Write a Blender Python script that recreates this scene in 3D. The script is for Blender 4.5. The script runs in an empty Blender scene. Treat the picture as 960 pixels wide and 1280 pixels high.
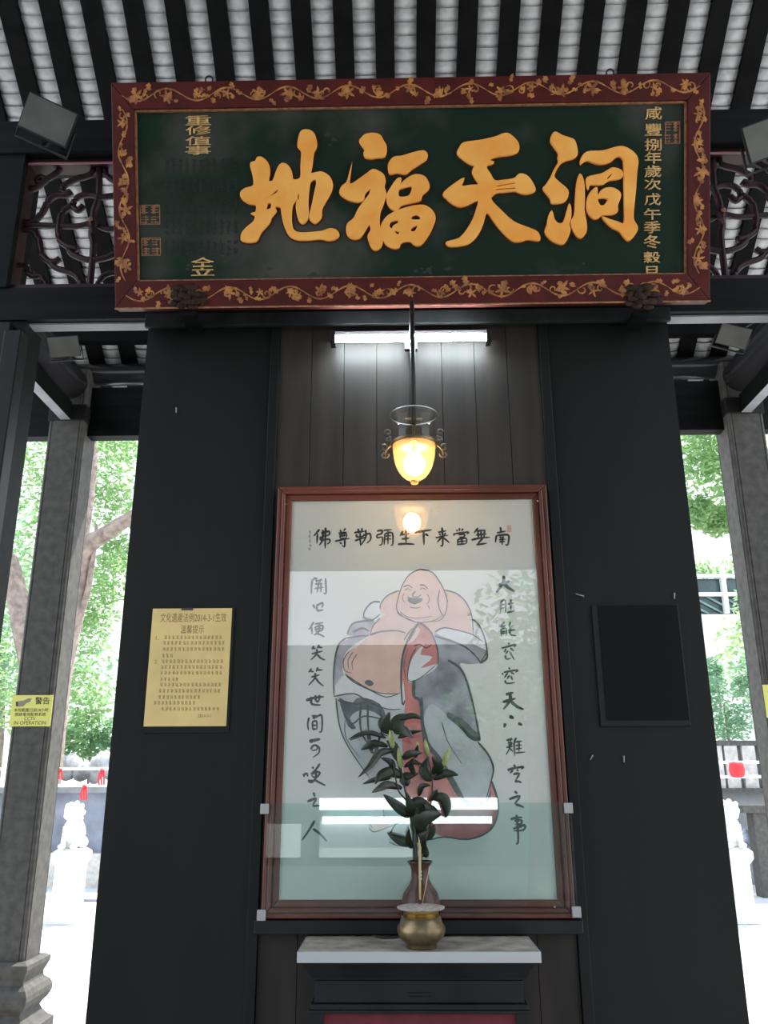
import bpy, bmesh, math, random
from mathutils import Vector, Matrix
from mathutils.geometry import tessellate_polygon
rnd = random.Random(7)
SC = bpy.context.scene
COL = SC.collection

# ------------------------------------------------------------ camera
W, H, F = 960, 1280, 1050.0
PITCH, YAW, ROLL = math.radians(17.4), math.radians(1.0), math.radians(0.2)
CAM = Vector((0, -3.0, 1.55))
ROT = (Matrix.Rotation(YAW, 3, 'Z') @ Matrix.Rotation(math.pi/2+PITCH, 3, 'X') @ Matrix.Rotation(-ROLL, 3, 'Z'))
cd = bpy.data.cameras.new('camera'); cam = bpy.data.objects.new('camera', cd); COL.objects.link(cam)
cd.sensor_fit = 'VERTICAL'; cd.sensor_height = 36; cd.lens = F*36/H; cd.clip_end = 500; cd.clip_start = .02
cam.matrix_world = Matrix.Translation(CAM) @ ROT.to_4x4()
SC.camera = cam

# ------------------------------------------------------------ world, sun, exposure
SC.view_settings.view_transform = 'Standard'; SC.view_settings.look = 'None'
SC.view_settings.gamma = 1; SC.view_settings.exposure = 1.05
SC.cycles.max_bounces = 10; SC.cycles.transparent_max_bounces = 16
SC.cycles.sample_clamp_indirect = 6
SC.cycles.caustics_reflective = False; SC.cycles.caustics_refractive = False
wd = bpy.data.worlds.new('hazy_sky'); SC.world = wd; wd.use_nodes = True
wt = wd.node_tree; bgn = wt.nodes['Background']
sky = wt.nodes.new('ShaderNodeTexCoord'); sep = wt.nodes.new('ShaderNodeSeparateXYZ')
rmp = wt.nodes.new('ShaderNodeValToRGB')
wt.links.new(sky.outputs['Generated'], sep.inputs[0]); wt.links.new(sep.outputs['Z'], rmp.inputs[0])
rmp.color_ramp.elements[0].position = 0.0; rmp.color_ramp.elements[0].color = (.95, .98, 1, 1)
rmp.color_ramp.elements[1].position = 0.9; rmp.color_ramp.elements[1].color = (.62, .78, 1, 1)
wt.links.new(rmp.outputs[0], bgn.inputs[0]); bgn.inputs[1].default_value = 1.15
sd = bpy.data.lights.new('sun', 'SUN'); sd.energy = 4.5; sd.angle = math.radians(1.2); sd.color = (1, .96, .88)
so = bpy.data.objects.new('sun', sd); COL.objects.link(so)
so.rotation_euler = Vector((-.35, -.42, -1)).to_track_quat('-Z', 'Y').to_euler()

# ------------------------------------------------------------ helpers
def ray(px, py):
    return ROT @ Vector(((px-W/2)/F, -(py-H/2)/F, -1))
def onY(px, py, y=0.0):
    d = ray(px, py); return CAM + d*((y-CAM.y)/d.y)
def onZ(px, py, z):
    d = ray(px, py); return CAM + d*((z-CAM.z)/d.z)
def project(p):
    v = ROT.transposed() @ (Vector(p)-CAM)
    return (W/2 - F*v.x/v.z, H/2 + F*v.y/v.z) if v.z < 0 else (-9999, -9999)
class Plane:
    """a real plane in the place: origin, right, up, normal towards the viewer"""
    def __init__(s, o, u, v):
        s.o = Vector(o); s.u = Vector(u).normalized(); s.v = Vector(v).normalized(); s.n = s.u.cross(s.v).normalized()
    def hit(s, px, py):
        d = ray(px, py); t = (s.o-CAM).dot(s.n)/d.dot(s.n); return CAM+d*t
    def uv(s, px, py):
        q = s.hit(px, py)-s.o; return (q.dot(s.u), q.dot(s.v))
    def at(s, a, b, h=0.0):
        return s.o + s.u*a + s.v*b + s.n*h
    def mat(s):
        m = Matrix((s.u, s.v, s.n)).transposed().to_4x4(); m.translation = s.o; return m

MATS = {}
def mat(name, col, rough=.6, metal=0., var=0., scale=8., bump=0., stretch=(1, 1, 1), spec=.5, col2=None, detail=4, coat=0., lo=.35, hi=.65):
    if name in MATS: return MATS[name]
    m = bpy.data.materials.new(name); m.use_nodes = True; t = m.node_tree; b = t.nodes['Principled BSDF']
    b.inputs['Base Color'].default_value = (*col, 1); b.inputs['Roughness'].default_value = rough
    b.inputs['Metallic'].default_value = metal; b.inputs['Specular IOR Level'].default_value = spec
    b.inputs['Coat Weight'].default_value = coat
    if var or bump or col2:
        tc = t.nodes.new('ShaderNodeTexCoord'); mp = t.nodes.new('ShaderNodeMapping'); n = t.nodes.new('ShaderNodeTexNoise')
        mp.inputs['Scale'].default_value = stretch; n.inputs['Scale'].default_value = scale; n.inputs['Detail'].default_value = detail
        t.links.new(tc.outputs['Object'], mp.inputs[0]); t.links.new(mp.outputs[0], n.inputs['Vector'])
        r = t.nodes.new('ShaderNodeValToRGB'); c2 = col2 or tuple(max(0, c*(1-var)) for c in col)
        r.color_ramp.elements[0].position = lo; r.color_ramp.elements[1].position = hi
        r.color_ramp.elements[0].color = (*c2, 1)
        r.color_ramp.elements[1].color = (*((min(1, c*(1+var*.5)) for c in col) if not col2 else col), 1)
        t.links.new(n.outputs['Fac'], r.inputs[0]); t.links.new(r.outputs[0], b.inputs['Base Color'])
        if bump:
            bp = t.nodes.new('ShaderNodeBump'); bp.inputs['Strength'].default_value = bump; bp.inputs['Distance'].default_value = .01
            t.links.new(n.outputs['Fac'], bp.inputs['Height']); t.links.new(bp.outputs[0], b.inputs['Normal'])
    MATS[name] = m; return m
def emit(name, col, s):
    m = bpy.data.materials.new(name); m.use_nodes = True; b = m.node_tree.nodes['Principled BSDF']
    b.inputs['Base Color'].default_value = (*col, 1); b.inputs['Emission Color'].default_value = (*col, 1); b.inputs['Emission Strength'].default_value = s
    MATS[name] = m; return m
def glassy(name, tint, refl, rough=.02, trans=None, transamt=0.):
    m = bpy.data.materials.new(name); m.use_nodes = True; t = m.node_tree; t.nodes.remove(t.nodes['Principled BSDF'])
    out = t.nodes['Material Output']; tr = t.nodes.new('ShaderNodeBsdfTransparent'); tr.inputs[0].default_value = (*tint, 1)
    gl = t.nodes.new('ShaderNodeBsdfGlossy'); gl.inputs['Roughness'].default_value = rough
    lw = t.nodes.new('ShaderNodeLayerWeight'); lw.inputs[0].default_value = .5
    pw = t.nodes.new('ShaderNodeMath'); pw.operation = 'POWER'; pw.inputs[1].default_value = 4.; t.links.new(lw.outputs['Facing'], pw.inputs[0])
    mu = t.nodes.new('ShaderNodeMath'); mu.operation = 'MULTIPLY_ADD'; mu.inputs[1].default_value = .8*min(1, refl); mu.inputs[2].default_value = .04*refl; mu.use_clamp = True
    t.links.new(pw.outputs[0], mu.inputs[0])
    a = tr
    if trans:
        tl = t.nodes.new('ShaderNodeBsdfTranslucent'); tl.inputs[0].default_value = (*trans, 1)
        m0 = t.nodes.new('ShaderNodeMixShader'); m0.inputs[0].default_value = transamt
        t.links.new(tr.outputs[0], m0.inputs[1]); t.links.new(tl.outputs[0], m0.inputs[2]); a = m0
    mx = t.nodes.new('ShaderNodeMixShader'); t.links.new(mu.outputs[0], mx.inputs[0])
    t.links.new(a.outputs[0], mx.inputs[1]); t.links.new(gl.outputs[0], mx.inputs[2]); t.links.new(mx.outputs[0], out.inputs[0])
    MATS[name] = m; return m
def leafmat(name, col, tcol):
    m = bpy.data.materials.new(name); m.use_nodes = True; t = m.node_tree; b = t.nodes['Principled BSDF']
    tc = t.nodes.new('ShaderNodeTexCoord'); n = t.nodes.new('ShaderNodeTexNoise'); n.inputs['Scale'].default_value = 1.3
    r = t.nodes.new('ShaderNodeValToRGB'); r.color_ramp.elements[0].color = (*[c*.55 for c in col], 1); r.color_ramp.elements[1].color = (*col, 1)
    r.color_ramp.elements[0].position = .35; r.color_ramp.elements[1].position = .65
    t.links.new(tc.outputs['Object'], n.inputs['Vector']); t.links.new(n.outputs['Fac'], r.inputs[0]); t.links.new(r.outputs[0], b.inputs['Base Color'])
    b.inputs['Roughness'].default_value = .5
    tl = t.nodes.new('ShaderNodeBsdfTranslucent'); tl.inputs[0].default_value = (*tcol, 1)
    mx = t.nodes.new('ShaderNodeMixShader'); mx.inputs[0].default_value = .55
    t.links.new(b.outputs[0], mx.inputs[1]); t.links.new(tl.outputs[0], mx.inputs[2]); t.links.new(mx.outputs[0], t.nodes['Material Output'].inputs[0])
    MATS[name] = m; return m

class MB:
    def __init__(s): s.v = []; s.f = []; s.m = []; s.cur = 0
    def add(s, vs, fs, sm=False):
        b = len(s.v); s.v += [tuple(v) for v in vs]
        for f in fs: s.f.append(tuple(i+b for i in f)); s.m.append((s.cur, sm))
        return s
    def box(s, lo, hi):
        x0, y0, z0 = lo; x1, y1, z1 = hi
        if x0 > x1: x0, x1 = x1, x0
        if y0 > y1: y0, y1 = y1, y0
        if z0 > z1: z0, z1 = z1, z0
        return s.hexa([(x0,y0,z0),(x1,y0,z0),(x1,y1,z0),(x0,y1,z0)], [(x0,y0,z1),(x1,y0,z1),(x1,y1,z1),(x0,y1,z1)])
    def hexa(s, a, b):      # two parallel rings of equal length
        n = len(a)
        return s.add(list(a)+list(b), [tuple(range(n))[::-1], tuple(range(n, 2*n))]+[(i, (i+1) % n, (i+1) % n+n, i+n) for i in range(n)])
    def slab(s, pl, pts, h0, h1):   # plane polygon (a,b) extruded between heights
        return s.hexa([pl.at(a, b, h0) for a, b in pts], [pl.at(a, b, h1) for a, b in pts])
    def rect(s, pl, a0, b0, a1, b1, h0, h1):
        return s.slab(pl, [(a0, b0), (a1, b0), (a1, b1), (a0, b1)], h0, h1)
    def tube(s, pts, r, n=8, r1=None, flat=False):
        pts = [Vector(p) for p in pts]; rings = []; k = len(pts)
        up = Vector((0, 0, 1))
        for i, p in enumerate(pts):
            d = (pts[min(i+1, k-1)]-pts[max(i-1, 0)]).normalized()
            ref = up if abs(d.z) < .9 else Vector((0, 1, 0))
            a = d.cross(ref).normalized(); b = a.cross(d).normalized()
            rr = r[i] if isinstance(r, (list, tuple)) else (r if r1 is None else r+(r1-r)*i/(k-1))
            rings.append([p+(a*math.cos(2*math.pi*j/n+(math.pi/4 if n == 4 else 0))+b*math.sin(2*math.pi*j/n+(math.pi/4 if n == 4 else 0)))*rr for j in range(n)])
        vs = [v for q in rings for v in q]; fs = []
        for i in range(k-1):
            for j in range(n): fs.append((i*n+j, i*n+(j+1) % n, (i+1)*n+(j+1) % n, (i+1)*n+j))
        fs.append(tuple(range(n))[::-1]); fs.append(tuple(range((k-1)*n, k*n)))
        return s.add(vs, fs, n > 5)
    def lathe(s, c, prof, n=28, closed=False, square=False):
        c = Vector(c); vs = []; fs = []; k = len(prof)
        for r, z in prof:
            for j in range(n):
                a = 2*math.pi*j/n+(math.pi/4 if square else 0); q = r*(math.sqrt(2) if square else 1)
                vs.append(c+Vector((q*math.cos(a), q*math.sin(a), z)))
        for i in range(k-1):
            for j in range(n): fs.append((i*n+j, i*n+(j+1) % n, (i+1)*n+(j+1) % n, (i+1)*n+j))
        if prof[0][0] > 1e-4 and not closed: fs.append(tuple(range(n))[::-1])
        if prof[-1][0] > 1e-4 and not closed: fs.append(tuple(range((k-1)*n, k*n)))
        return s.add(vs, fs, not square)
    def ball(s, c, rx, ry, rz, n=12, k=8):
        return s.lathe((0, 0, 0), [(0, 0)], 3) if 0 else s._ball(c, rx, ry, rz, n, k)
    def _ball(s, c, rx, ry, rz, n, k):
        vs = []; fs = []
        for i in range(k+1):
            t = math.pi*i/k
            for j in range(n):
                a = 2*math.pi*j/n; vs.append((c[0]+rx*math.sin(t)*math.cos(a), c[1]+ry*math.sin(t)*math.sin(a), c[2]-rz*math.cos(t)))
        for i in range(k):
            for j in range(n): fs.append((i*n+j, i*n+(j+1) % n, (i+1)*n+(j+1) % n, (i+1)*n+j))
        return s.add(vs, fs, True)
    def flatpoly(s, pl, pts, h):
        tri = tessellate_polygon([[Vector((a, b, 0)) for a, b in pts]])
        fs = []
        for t in tri:
            (ax, ay), (bx, by), (cx, cy) = (pts[i] for i in t)
            fs.append(t if (bx-ax)*(cy-ay)-(by-ay)*(cx-ax) > 0 else t[::-1])
        return s.add([pl.at(a, b, h) for a, b in pts], fs)
    def build(s, name, mats, parent=None, bevel=0., kind=None, merge=False):
        me = bpy.data.meshes.new(name); me.from_pydata(s.v, [], s.f)
        if not isinstance(mats, (list, tuple)): mats = [mats]
        for m in mats: me.materials.append(m)
        for p, (mi, sm) in zip(me.polygons, s.m): p.material_index = mi; p.use_smooth = sm
        if merge:
            bm = bmesh.new(); bm.from_mesh(me); bmesh.ops.remove_doubles(bm, verts=bm.verts, dist=1e-5); bm.to_mesh(me); bm.free()
        me.update()
        o = bpy.data.objects.new(name, me); COL.objects.link(o); adopt(o, parent)
        if bevel:
            b = o.modifiers.new('bevel', 'BEVEL'); b.width = bevel; b.segments = 2; b.limit_method = 'ANGLE'
        if kind: o['kind'] = kind
        return o
WM = {}
def adopt(o, parent):
    if parent:
        o.parent = parent
        o.matrix_parent_inverse = WM[parent.name].inverted() if parent.name in WM else Matrix.Identity(4)
def tag(o, label=None, cat=None, group=None, kind=None):
    if label: o['label'] = label
    if cat: o['category'] = cat
    if group: o['group'] = group
    if kind: o['kind'] = kind
    return o
def thing(name, label, cat, loc, group=None):
    o = bpy.data.objects.new(name, None); COL.objects.link(o); o.location = loc; o.empty_display_size = .05
    WM[o.name] = Matrix.Translation(Vector(loc)); return tag(o, label, cat, group)
def rebase(o):     # give a world-built top-level mesh an origin at its own base
    me = o.data; xs = [v.co for v in me.vertices]; 
    c = Vector(((min(v.x for v in xs)+max(v.x for v in xs))/2, (min(v.y for v in xs)+max(v.y for v in xs))/2, min(v.z for v in xs)))
    me.transform(Matrix.Translation(-c)); o.location = c; WM[o.name] = Matrix.Translation(c); return o
def smooth(pts, n=3, closed=True):
    out = []; k = len(pts)
    for i in range(k if closed else k-1):
        if closed: p0, p1, p2, p3 = pts[i-1], pts[i], pts[(i+1) % k], pts[(i+2) % k]
        else: p0, p1, p2, p3 = pts[max(i-1, 0)], pts[i], pts[i+1], pts[min(i+2, k-1)]
        for j in range(n):
            t = j/n
            out.append(tuple(.5*(2*p1[q]+(p2[q]-p0[q])*t+(2*p0[q]-5*p1[q]+4*p2[q]-p3[q])*t*t+(3*p1[q]-p0[q]-3*p2[q]+p3[q])*t**3) for q in range(len(p1))))
    if not closed: out.append(tuple(pts[-1]))
    return out
def curve_mesh(name, loops, pl, h, extrude, bevel, m, parent, offset=0.):
    cu = bpy.data.curves.new('tmp', 'CURVE'); cu.dimensions = '2D'; cu.fill_mode = 'BOTH'
    cu.extrude = extrude; cu.bevel_depth = bevel; cu.bevel_resolution = 1; cu.offset = offset
    for lp in loops:
        sp = cu.splines.new('POLY'); sp.points.add(len(lp)-1); sp.use_cyclic_u = True
        for p, (a, b) in zip(sp.points, lp): p.co = (a, b, 0, 1)
    return curve_to_obj(name, cu, pl.mat() @ Matrix.Translation((0, 0, h)), m, parent)
def curve_to_obj(name, cu, M, m, parent):
    o = bpy.data.objects.new('tmp', cu); COL.objects.link(o)
    dg = bpy.context.evaluated_depsgraph_get(); me = bpy.data.meshes.new_from_object(o.evaluated_get(dg))
    COL.objects.unlink(o); bpy.data.objects.remove(o); bpy.data.curves.remove(cu)
    me.transform(M); me.materials.clear(); me.materials.append(m); me.name = name
    r = bpy.data.objects.new(name, me); COL.objects.link(r); adopt(r, parent); return r
def text(name, body, pl, px0, py0, px1, py1, m, parent, h=.001, bold=0., extrude=0., corners=None):
    """lettering stretched to fill a rectangle of the plane given by its corner marks"""
    cu = bpy.data.curves.new('tmp', 'FONT'); cu.body = body; cu.size = 1; cu.extrude = 0; cu.offset = bold
    cu.resolution_u = 3
    o = bpy.data.objects.new('tmp', cu); COL.objects.link(o)
    dg = bpy.context.evaluated_depsgraph_get(); me = bpy.data.meshes.new_from_object(o.evaluated_get(dg))
    COL.objects.unlink(o); bpy.data.objects.remove(o); bpy.data.curves.remove(cu)
    if not me.vertices: return None
    x0 = min(v.co.x for v in me.vertices); x1 = max(v.co.x for v in me.vertices)
    y0 = min(v.co.y for v in me.vertices); y1 = max(v.co.y for v in me.vertices)
    a0, b0 = pl.uv(px0, py1); a1, b1 = pl.uv(px1, py0)
    a2, b2 = pl.uv(px0, py0)
    for v in me.vertices:
        s = (v.co.x-x0)/max(1e-6, x1-x0); t = (v.co.y-y0)/max(1e-6, y1-y0)
        v.co = pl.at(a2+(a1-a2)*s, b0+(b2-b0)*t, h)
    me.materials.clear(); me.materials.append(m); me.name = name
    if extrude:
        bm = bmesh.new(); bm.from_mesh(me); r = bmesh.ops.extrude_face_region(bm, geom=bm.faces[:])
        bmesh.ops.translate(bm, vec=pl.n*extrude, verts=[g for g in r['geom'] if isinstance(g, bmesh.types.BMVert)]); bm.to_mesh(me); bm.free()
    r = bpy.data.objects.new(name, me); COL.objects.link(r); adopt(r, parent); return r
def brush(mb, pl, pts, w, h, ox, oy, s, taper=True):
    """one ink stroke; pts in marks of an enlarged view (origin ox,oy, scale s)"""
    q = smooth([(p[0], p[1]) for p in pts], 3, False); uv = [pl.uv(ox+x/s, oy+y/s) for x, y in q]
    a, b = pl.uv(ox+pts[0][0]/s, oy+pts[0][1]/s); a2, b2 = pl.uv(ox+pts[0][0]/s+1, oy+pts[0][1]/s); px = a2-a
    k = len(uv); vs = []
    for i, (x, y) in enumerate(uv):
        x0, y0 = uv[max(i-1, 0)]; x1, y1 = uv[min(i+1, k-1)]; l = math.hypot(x1-x0, y1-y0) or 1
        nx, ny = -(y1-y0)/l, (x1-x0)/l; t = i/(k-1)
        ww = w/s*px*.5*((1.15-.55*t) if taper else 1)*(1 if 0 < i < k-1 else .6)
        vs += [pl.at(x-nx*ww, y-ny*ww, h), pl.at(x+nx*ww, y+ny*ww, h)]
    mb.add(vs, [(2*i, 2*i+2, 2*i+3, 2*i+1) for i in range(k-1)])

# ------------------------------------------------------------ materials
black = mat('black_painted_timber', (.0125, .0130, .0128), .40, scale=2.5, stretch=(2, 2, .35), bump=.03, col2=(.009, .010, .010), spec=.22)
brownblk = mat('smoked_timber_planks', (.046, .038, .034), .5, scale=3, stretch=(5, 5, .5), bump=.05, col2=(.030, .026, .024), spec=.2)
lintelm = mat('dark_lintel', (.0075, .008, .008), .5, var=.4, scale=6, stretch=(.4, 4, 4), bump=.04, spec=.1)
rafterm = mat('black_rafter', (.006, .006, .0065), .6, var=.4, scale=9, spec=.08)
litsoffit = mat('lit_tone_soffit', (.30, .30, .33), .6, var=.2, scale=6)  # pale tone stands for daylight on the dark beam undersides
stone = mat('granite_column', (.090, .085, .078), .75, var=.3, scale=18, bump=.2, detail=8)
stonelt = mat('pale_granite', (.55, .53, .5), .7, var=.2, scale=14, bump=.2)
logm = mat('lacquered_log', (.03, .03, .033), .27, var=.12, scale=3, bump=.03)
strapm = mat('dark_strap', (.02, .02, .019), .5, var=.3, spec=.2)
tilew = mat('whitewashed_tile', (.74, .73, .74), .8, var=.14, scale=22, bump=.3, detail=6)
tilee = mat('dark_tile_edge', (.10, .095, .09), .9, var=.5, scale=30)
redm = mat('red_lacquer', (.095, .014, .012), .5, var=.55, scale=10, bump=.2, col2=(.060, .010, .009), spec=.2)
latm = mat('dark_red_lattice', (.028, .009, .011), .45, var=.4, scale=12, spec=.3)
gold = mat('gold_leaf', (1., .49, .11), .55, scale=9, bump=.2, col2=(.95, .38, .065), spec=.3)
goldv = mat('worn_gilding', (.55, .24, .06), .5, var=.5, scale=30, bump=.3, col2=(.22, .07, .025))
goldt = mat('gilt_lettering', (.70, .43, .16), .5, var=.3, scale=60)
goldfaint = mat('faded_red_gilt', (.33, .15, .07), .6, var=.4, scale=50)
rimm = mat('umber_rim', (.075, .022, .008), .7, spec=.1)
boardm = mat('green_lacquer_board', (.085, .080, .073), .45, scale=2.3, bump=.03, col2=(.010, .024, .015), detail=7, lo=.44, hi=.68, spec=.15)  # grey patches hold wear and some lamp glow put into the colour
inkfaint = mat('black_faded_script', (.010, .013, .012), .6)
knobm = mat('carved_brown_bracket', (.035, .018, .012), .7, var=.5, scale=40, bump=.6, spec=.2)
ironm = mat('black_iron', (.03, .03, .032), .4, metal=.6)
steel = mat('dull_steel', (.35, .36, .38), .35, metal=.9)
framem = mat('reddish_wood_frame', (.13, .036, .024), .32, var=.35, scale=3)
paper = mat('off_white_print_paper', (.78, .80, .74), .7, var=.03, scale=3)
ink = mat('black_ink', (.02, .025, .022), .7, var=.5, scale=60, col2=(.07, .08, .075))
brass = mat('old_brass', (.30, .22, .12), .36, metal=.8, var=.5, scale=20, col2=(.13, .09, .055), bump=.1)
brassb = mat('polished_brass_neck', (.75, .52, .18), .15, metal=1.)
ash = mat('incense_ash', (.40, .35, .31), .95, var=.3, scale=80, bump=.6)
vasem = mat('brown_glazed_vase', (.085, .045, .032), .3, scale=16, col2=(.045, .010, .008), lo=.42, hi=.68, bump=.05, spec=.35)
leafd = mat('lily_leaf_green', (.018, .030, .016), .38, var=.4, scale=30)
bandglow = emit('added_band_glow', (.9, .95, 1), 3.)  # added glow for the bright bands in the acrylic, no known lamp
budm = mat('pale_green_bud', (.30, .36, .12), .5, var=.3, scale=30)
marble = mat('dusty_grey_slab', (.36, .32, .27), .75, var=.4, scale=14, bump=.1, detail=8)
alum = mat('bright_metal_edge', (.58, .58, .60), .35, metal=.6)
altarb = mat('altar_black_lacquer', (.012, .012, .013), .35, var=.4, scale=8, bump=.05, spec=.3)
crimson = mat('crimson_cloth', (.15, .018, .03), .8, var=.3, scale=18)
yellowp = mat('yellow_notice_paper', (.78, .58, .24), .6, var=.08, scale=10)
yellowv = mat('yellow_vinyl', (.86, .83, .20), .5)
noticeink = mat('brown_print', (.30, .20, .08), .8)
graphite = mat('black_print', (.03, .03, .025), .7)
groundm = mat('pale_paving', (.60, .59, .57), .85, var=.1, scale=3, bump=.05)
floorm = mat('grey_stone_floor', (.38, .37, .35), .6, var=.2, scale=4)
barkm = mat('grey_bark', (.30, .24, .21), .9, var=.4, scale=9, bump=.6)
leafa = leafmat('sunlit_leaves', (.25, .38, .18), (.42, .64, .30))
leafb = leafmat('bluish_leaves', (.20, .35, .22), (.36, .60, .38))
white_stone = mat('white_carved_stone', (.80, .80, .78), .8, var=.08, scale=12)
greyconc = mat('grey_concrete', (.24, .25, .26), .85, var=.25, scale=3)
bluegrey = mat('blue_grey_planter', (.22, .24, .30), .7, var=.3, scale=3)
whitep = mat('white_painted_metal', (.85, .85, .85), .4)
ribbon = mat('red_ribbon', (.75, .03, .04), .6)
winm = mat('dark_teal_window', (.05, .09, .10), .12, var=.3, scale=2)
plaster = mat('white_plaster', (.78, .78, .76), .9, var=.05, scale=2)
glass = glassy('clear_picture_glass', (1, 1, 1), 2.0, .0)
acryl = glassy('green_tinted_acrylic', (.915, .965, .955), .9, .0)
lampglass = glassy('clear_lamp_glass', (.96, .92, .85), .6, .05)
lampbowl = glassy('amber_frosted_glass', (1, .86, .62), .8, .1, (.9, .5, .2), .30)
bulbm = emit('lit_bulb', (1, .76, .42), 18.)
tubem = emit('fluorescent_tube', (.78, .94, 1), 42.)

# ------------------------------------------------------------ key dimensions, measured on real planes
zL0 = onY(100, 409, 0).z                      # underside of lintel
zL1 = onY(100, 364, 0).z                      # top of lintel / foot of lattice
zT0 = onY(100, 200, 0).z                      # top of lattice
zT1 = onY(100, 160, 0).z                      # top of the tie beam over it
xPl = onY(186, 405, 0).x; xPr = onY(834, 405, 0).x
MX = (xPl+xPr)/2                              # symmetry line of the hall
HW = (xPr-xPl)/2
xO = xPl-onY(34, 420, 0).x                    # opening width
xOl, xOr = xPl-xO, xPr+xO

# ------------------------------------------------------------ floor, ground
m = MB().box((-6, -6.5, -.05), (6, 3.6, 0)); tag(m.build('floor', floorm), kind='structure')
tag(MB().box((-40, -60, -.12), (40, -6.5, -.06)).build('darkened_street', mat('shade_dark_street', (.07, .075, .075), .9, var=.3, scale=4)), kind='structure')  # unseen street behind the camera, its dark tone stands for shade
m = MB().box((-40, 3.6, -.12), (40, 60, -.06)).box((-40, -6.5, -.12), (-6, 3.6, -.06)).box((6, -6.5, -.12), (40, 3.6, -.06))
tag(m.build('paved_ground', groundm), kind='structure')
# ------------------------------------------------------------ screen wall
wall = MB().box((xPl, .012, 0), (xPr, .07, zL0)).build('wall_screen', black); tag(wall, kind='structure')
xa = onY(344, 450, 0).x; xb = onY(680, 450, 0).x
MB().box((xPl, 0, 0), (xa-.02, .012, zL0-.001)).build('panel', black, wall)
MB().box((xb+.02, 0, 0), (xPr, .012, zL0-.001)).build('panel', black, wall)
for x in (xa, xb): MB().box((x-.018, -.012, 0), (x+.018, .012, zL0)).build('batten', black, wall, bevel=.002)
np_ = 8
for i in range(np_):
    x0 = xa+.018+(xb-xa-.036)*i/np_; x1 = xa+.018+(xb-xa-.036)*(i+1)/np_
    MB().box((x0+.0012, .001+.002*rnd.random(), 0), (x1-.0012, .012, zL0)).build('plank', brownblk, wall)
# lintel with stepped rail and soffit coloured as lit from outdoors
lint = MB().box((-4, -.03, zL0+.02), (4, .055, zL1)).build('trim_lintel', lintelm); tag(lint, kind='structure')
zr = onY(500, 404, -.05).z
MB().box((xPl, -.05, zr), (xPr, -.03, onY(500, 388, -.05).z)).build('rail', mat('worn_rail', (.022, .022, .022), .5, var=.4, scale=10, spec=.2), lint, bevel=.002)
for a, b in ((xOl, xPl), (xPr, xOr)):
    MB().box((a, .0, zL0+.013), (b, .055, zL0+.02)).build('soffit_board', litsoffit, lint)
# posts at the outer sides of the openings
for sgn, x in ((-1, xOl), (1, xOr)):
    p = MB(); p.box((x, -.02, 0), (x+sgn*.9, .12, zL0+.02)); 
    tag(p.build('wall_left' if sgn < 0 else 'wall_right', lintelm), kind='structure')
    pp = MB().box((x-sgn*.018, -.09, 0), (x+sgn*.05, -.02, zL0-.06)).box((x+sgn*.05, -.05, 0), (x+sgn*.12, -.02, zL0))
    tag(rebase(pp.build('door_post', black, bevel=.004)), 'black timber door post at the far %s, beside the open doorway' % ('left' if sgn < 0 else 'right'), 'post')
    # post beside lattice
    xs = onY(28, 300, 0).x; xs = xs if sgn < 0 else 2*MX-xs
    pp = MB().box((xs+sgn*.02, -.04, zL1), (xs+sgn*1.2, .12, zT0))
    tag(pp.build('trim_left' if sgn < 0 else 'trim_right', lintelm), kind='structure')
tie = MB().box((-4, -.05, zT0), (4, .12, zT1)).build('trim_tie_beam', lintelm, bevel=.006); tag(tie, kind='structure')
m = MB().box((MX-.96, .02, zL1), (MX+.96, .06, zT0)).build('trim_transom_board', lintelm); tag(m, kind='structure')

# ------------------------------------------------------------ lattice transoms
LS = [([(330,495),(325,545),(262,590),(225,580),(205,600),(225,615),(255,600)], 17), ([(262,590),(215,630),(180,645),(120,640)], 17),
 ([(525,500),(500,565),(420,592),(365,620),(345,645),(358,670),(385,662)], 17),
 ([(110,832),(180,828),(235,775),(265,715),(310,680),(365,678),(395,660)], 18),
 ([(640,682),(560,690),(490,676),(430,692),(402,735),(430,765),(460,738)], 17), ([(402,735),(345,775),(325,850),(330,925),(375,962),(430,975)], 18),
 ([(548,495),(545,680),(518,770),(512,835),(505,900),(515,960),(495,1205)], 18), ([(105,840),(300,848),(420,852),(512,836),(590,868),(700,850)], 15),
 ([(105,872),(175,880),(215,925),(232,1008),(285,1052),(332,1030)], 17), ([(285,1052),(310,1082),(400,1112),(440,1150),(452,1205)], 17),
 ([(375,962),(400,1005),(480,1036),(570,1028),(640,1000),(700,940)], 17), ([(700,1105),(600,1112),(550,1150),(530,1205)], 15),
 ([(80,1068),(140,1072),(155,1110),(190,1128),(200,1095)], 15), ([(190,1128),(235,1130),(262,1205)], 15), ([(575,500),(590,570),(640,605),(700,590)], 16)]
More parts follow.
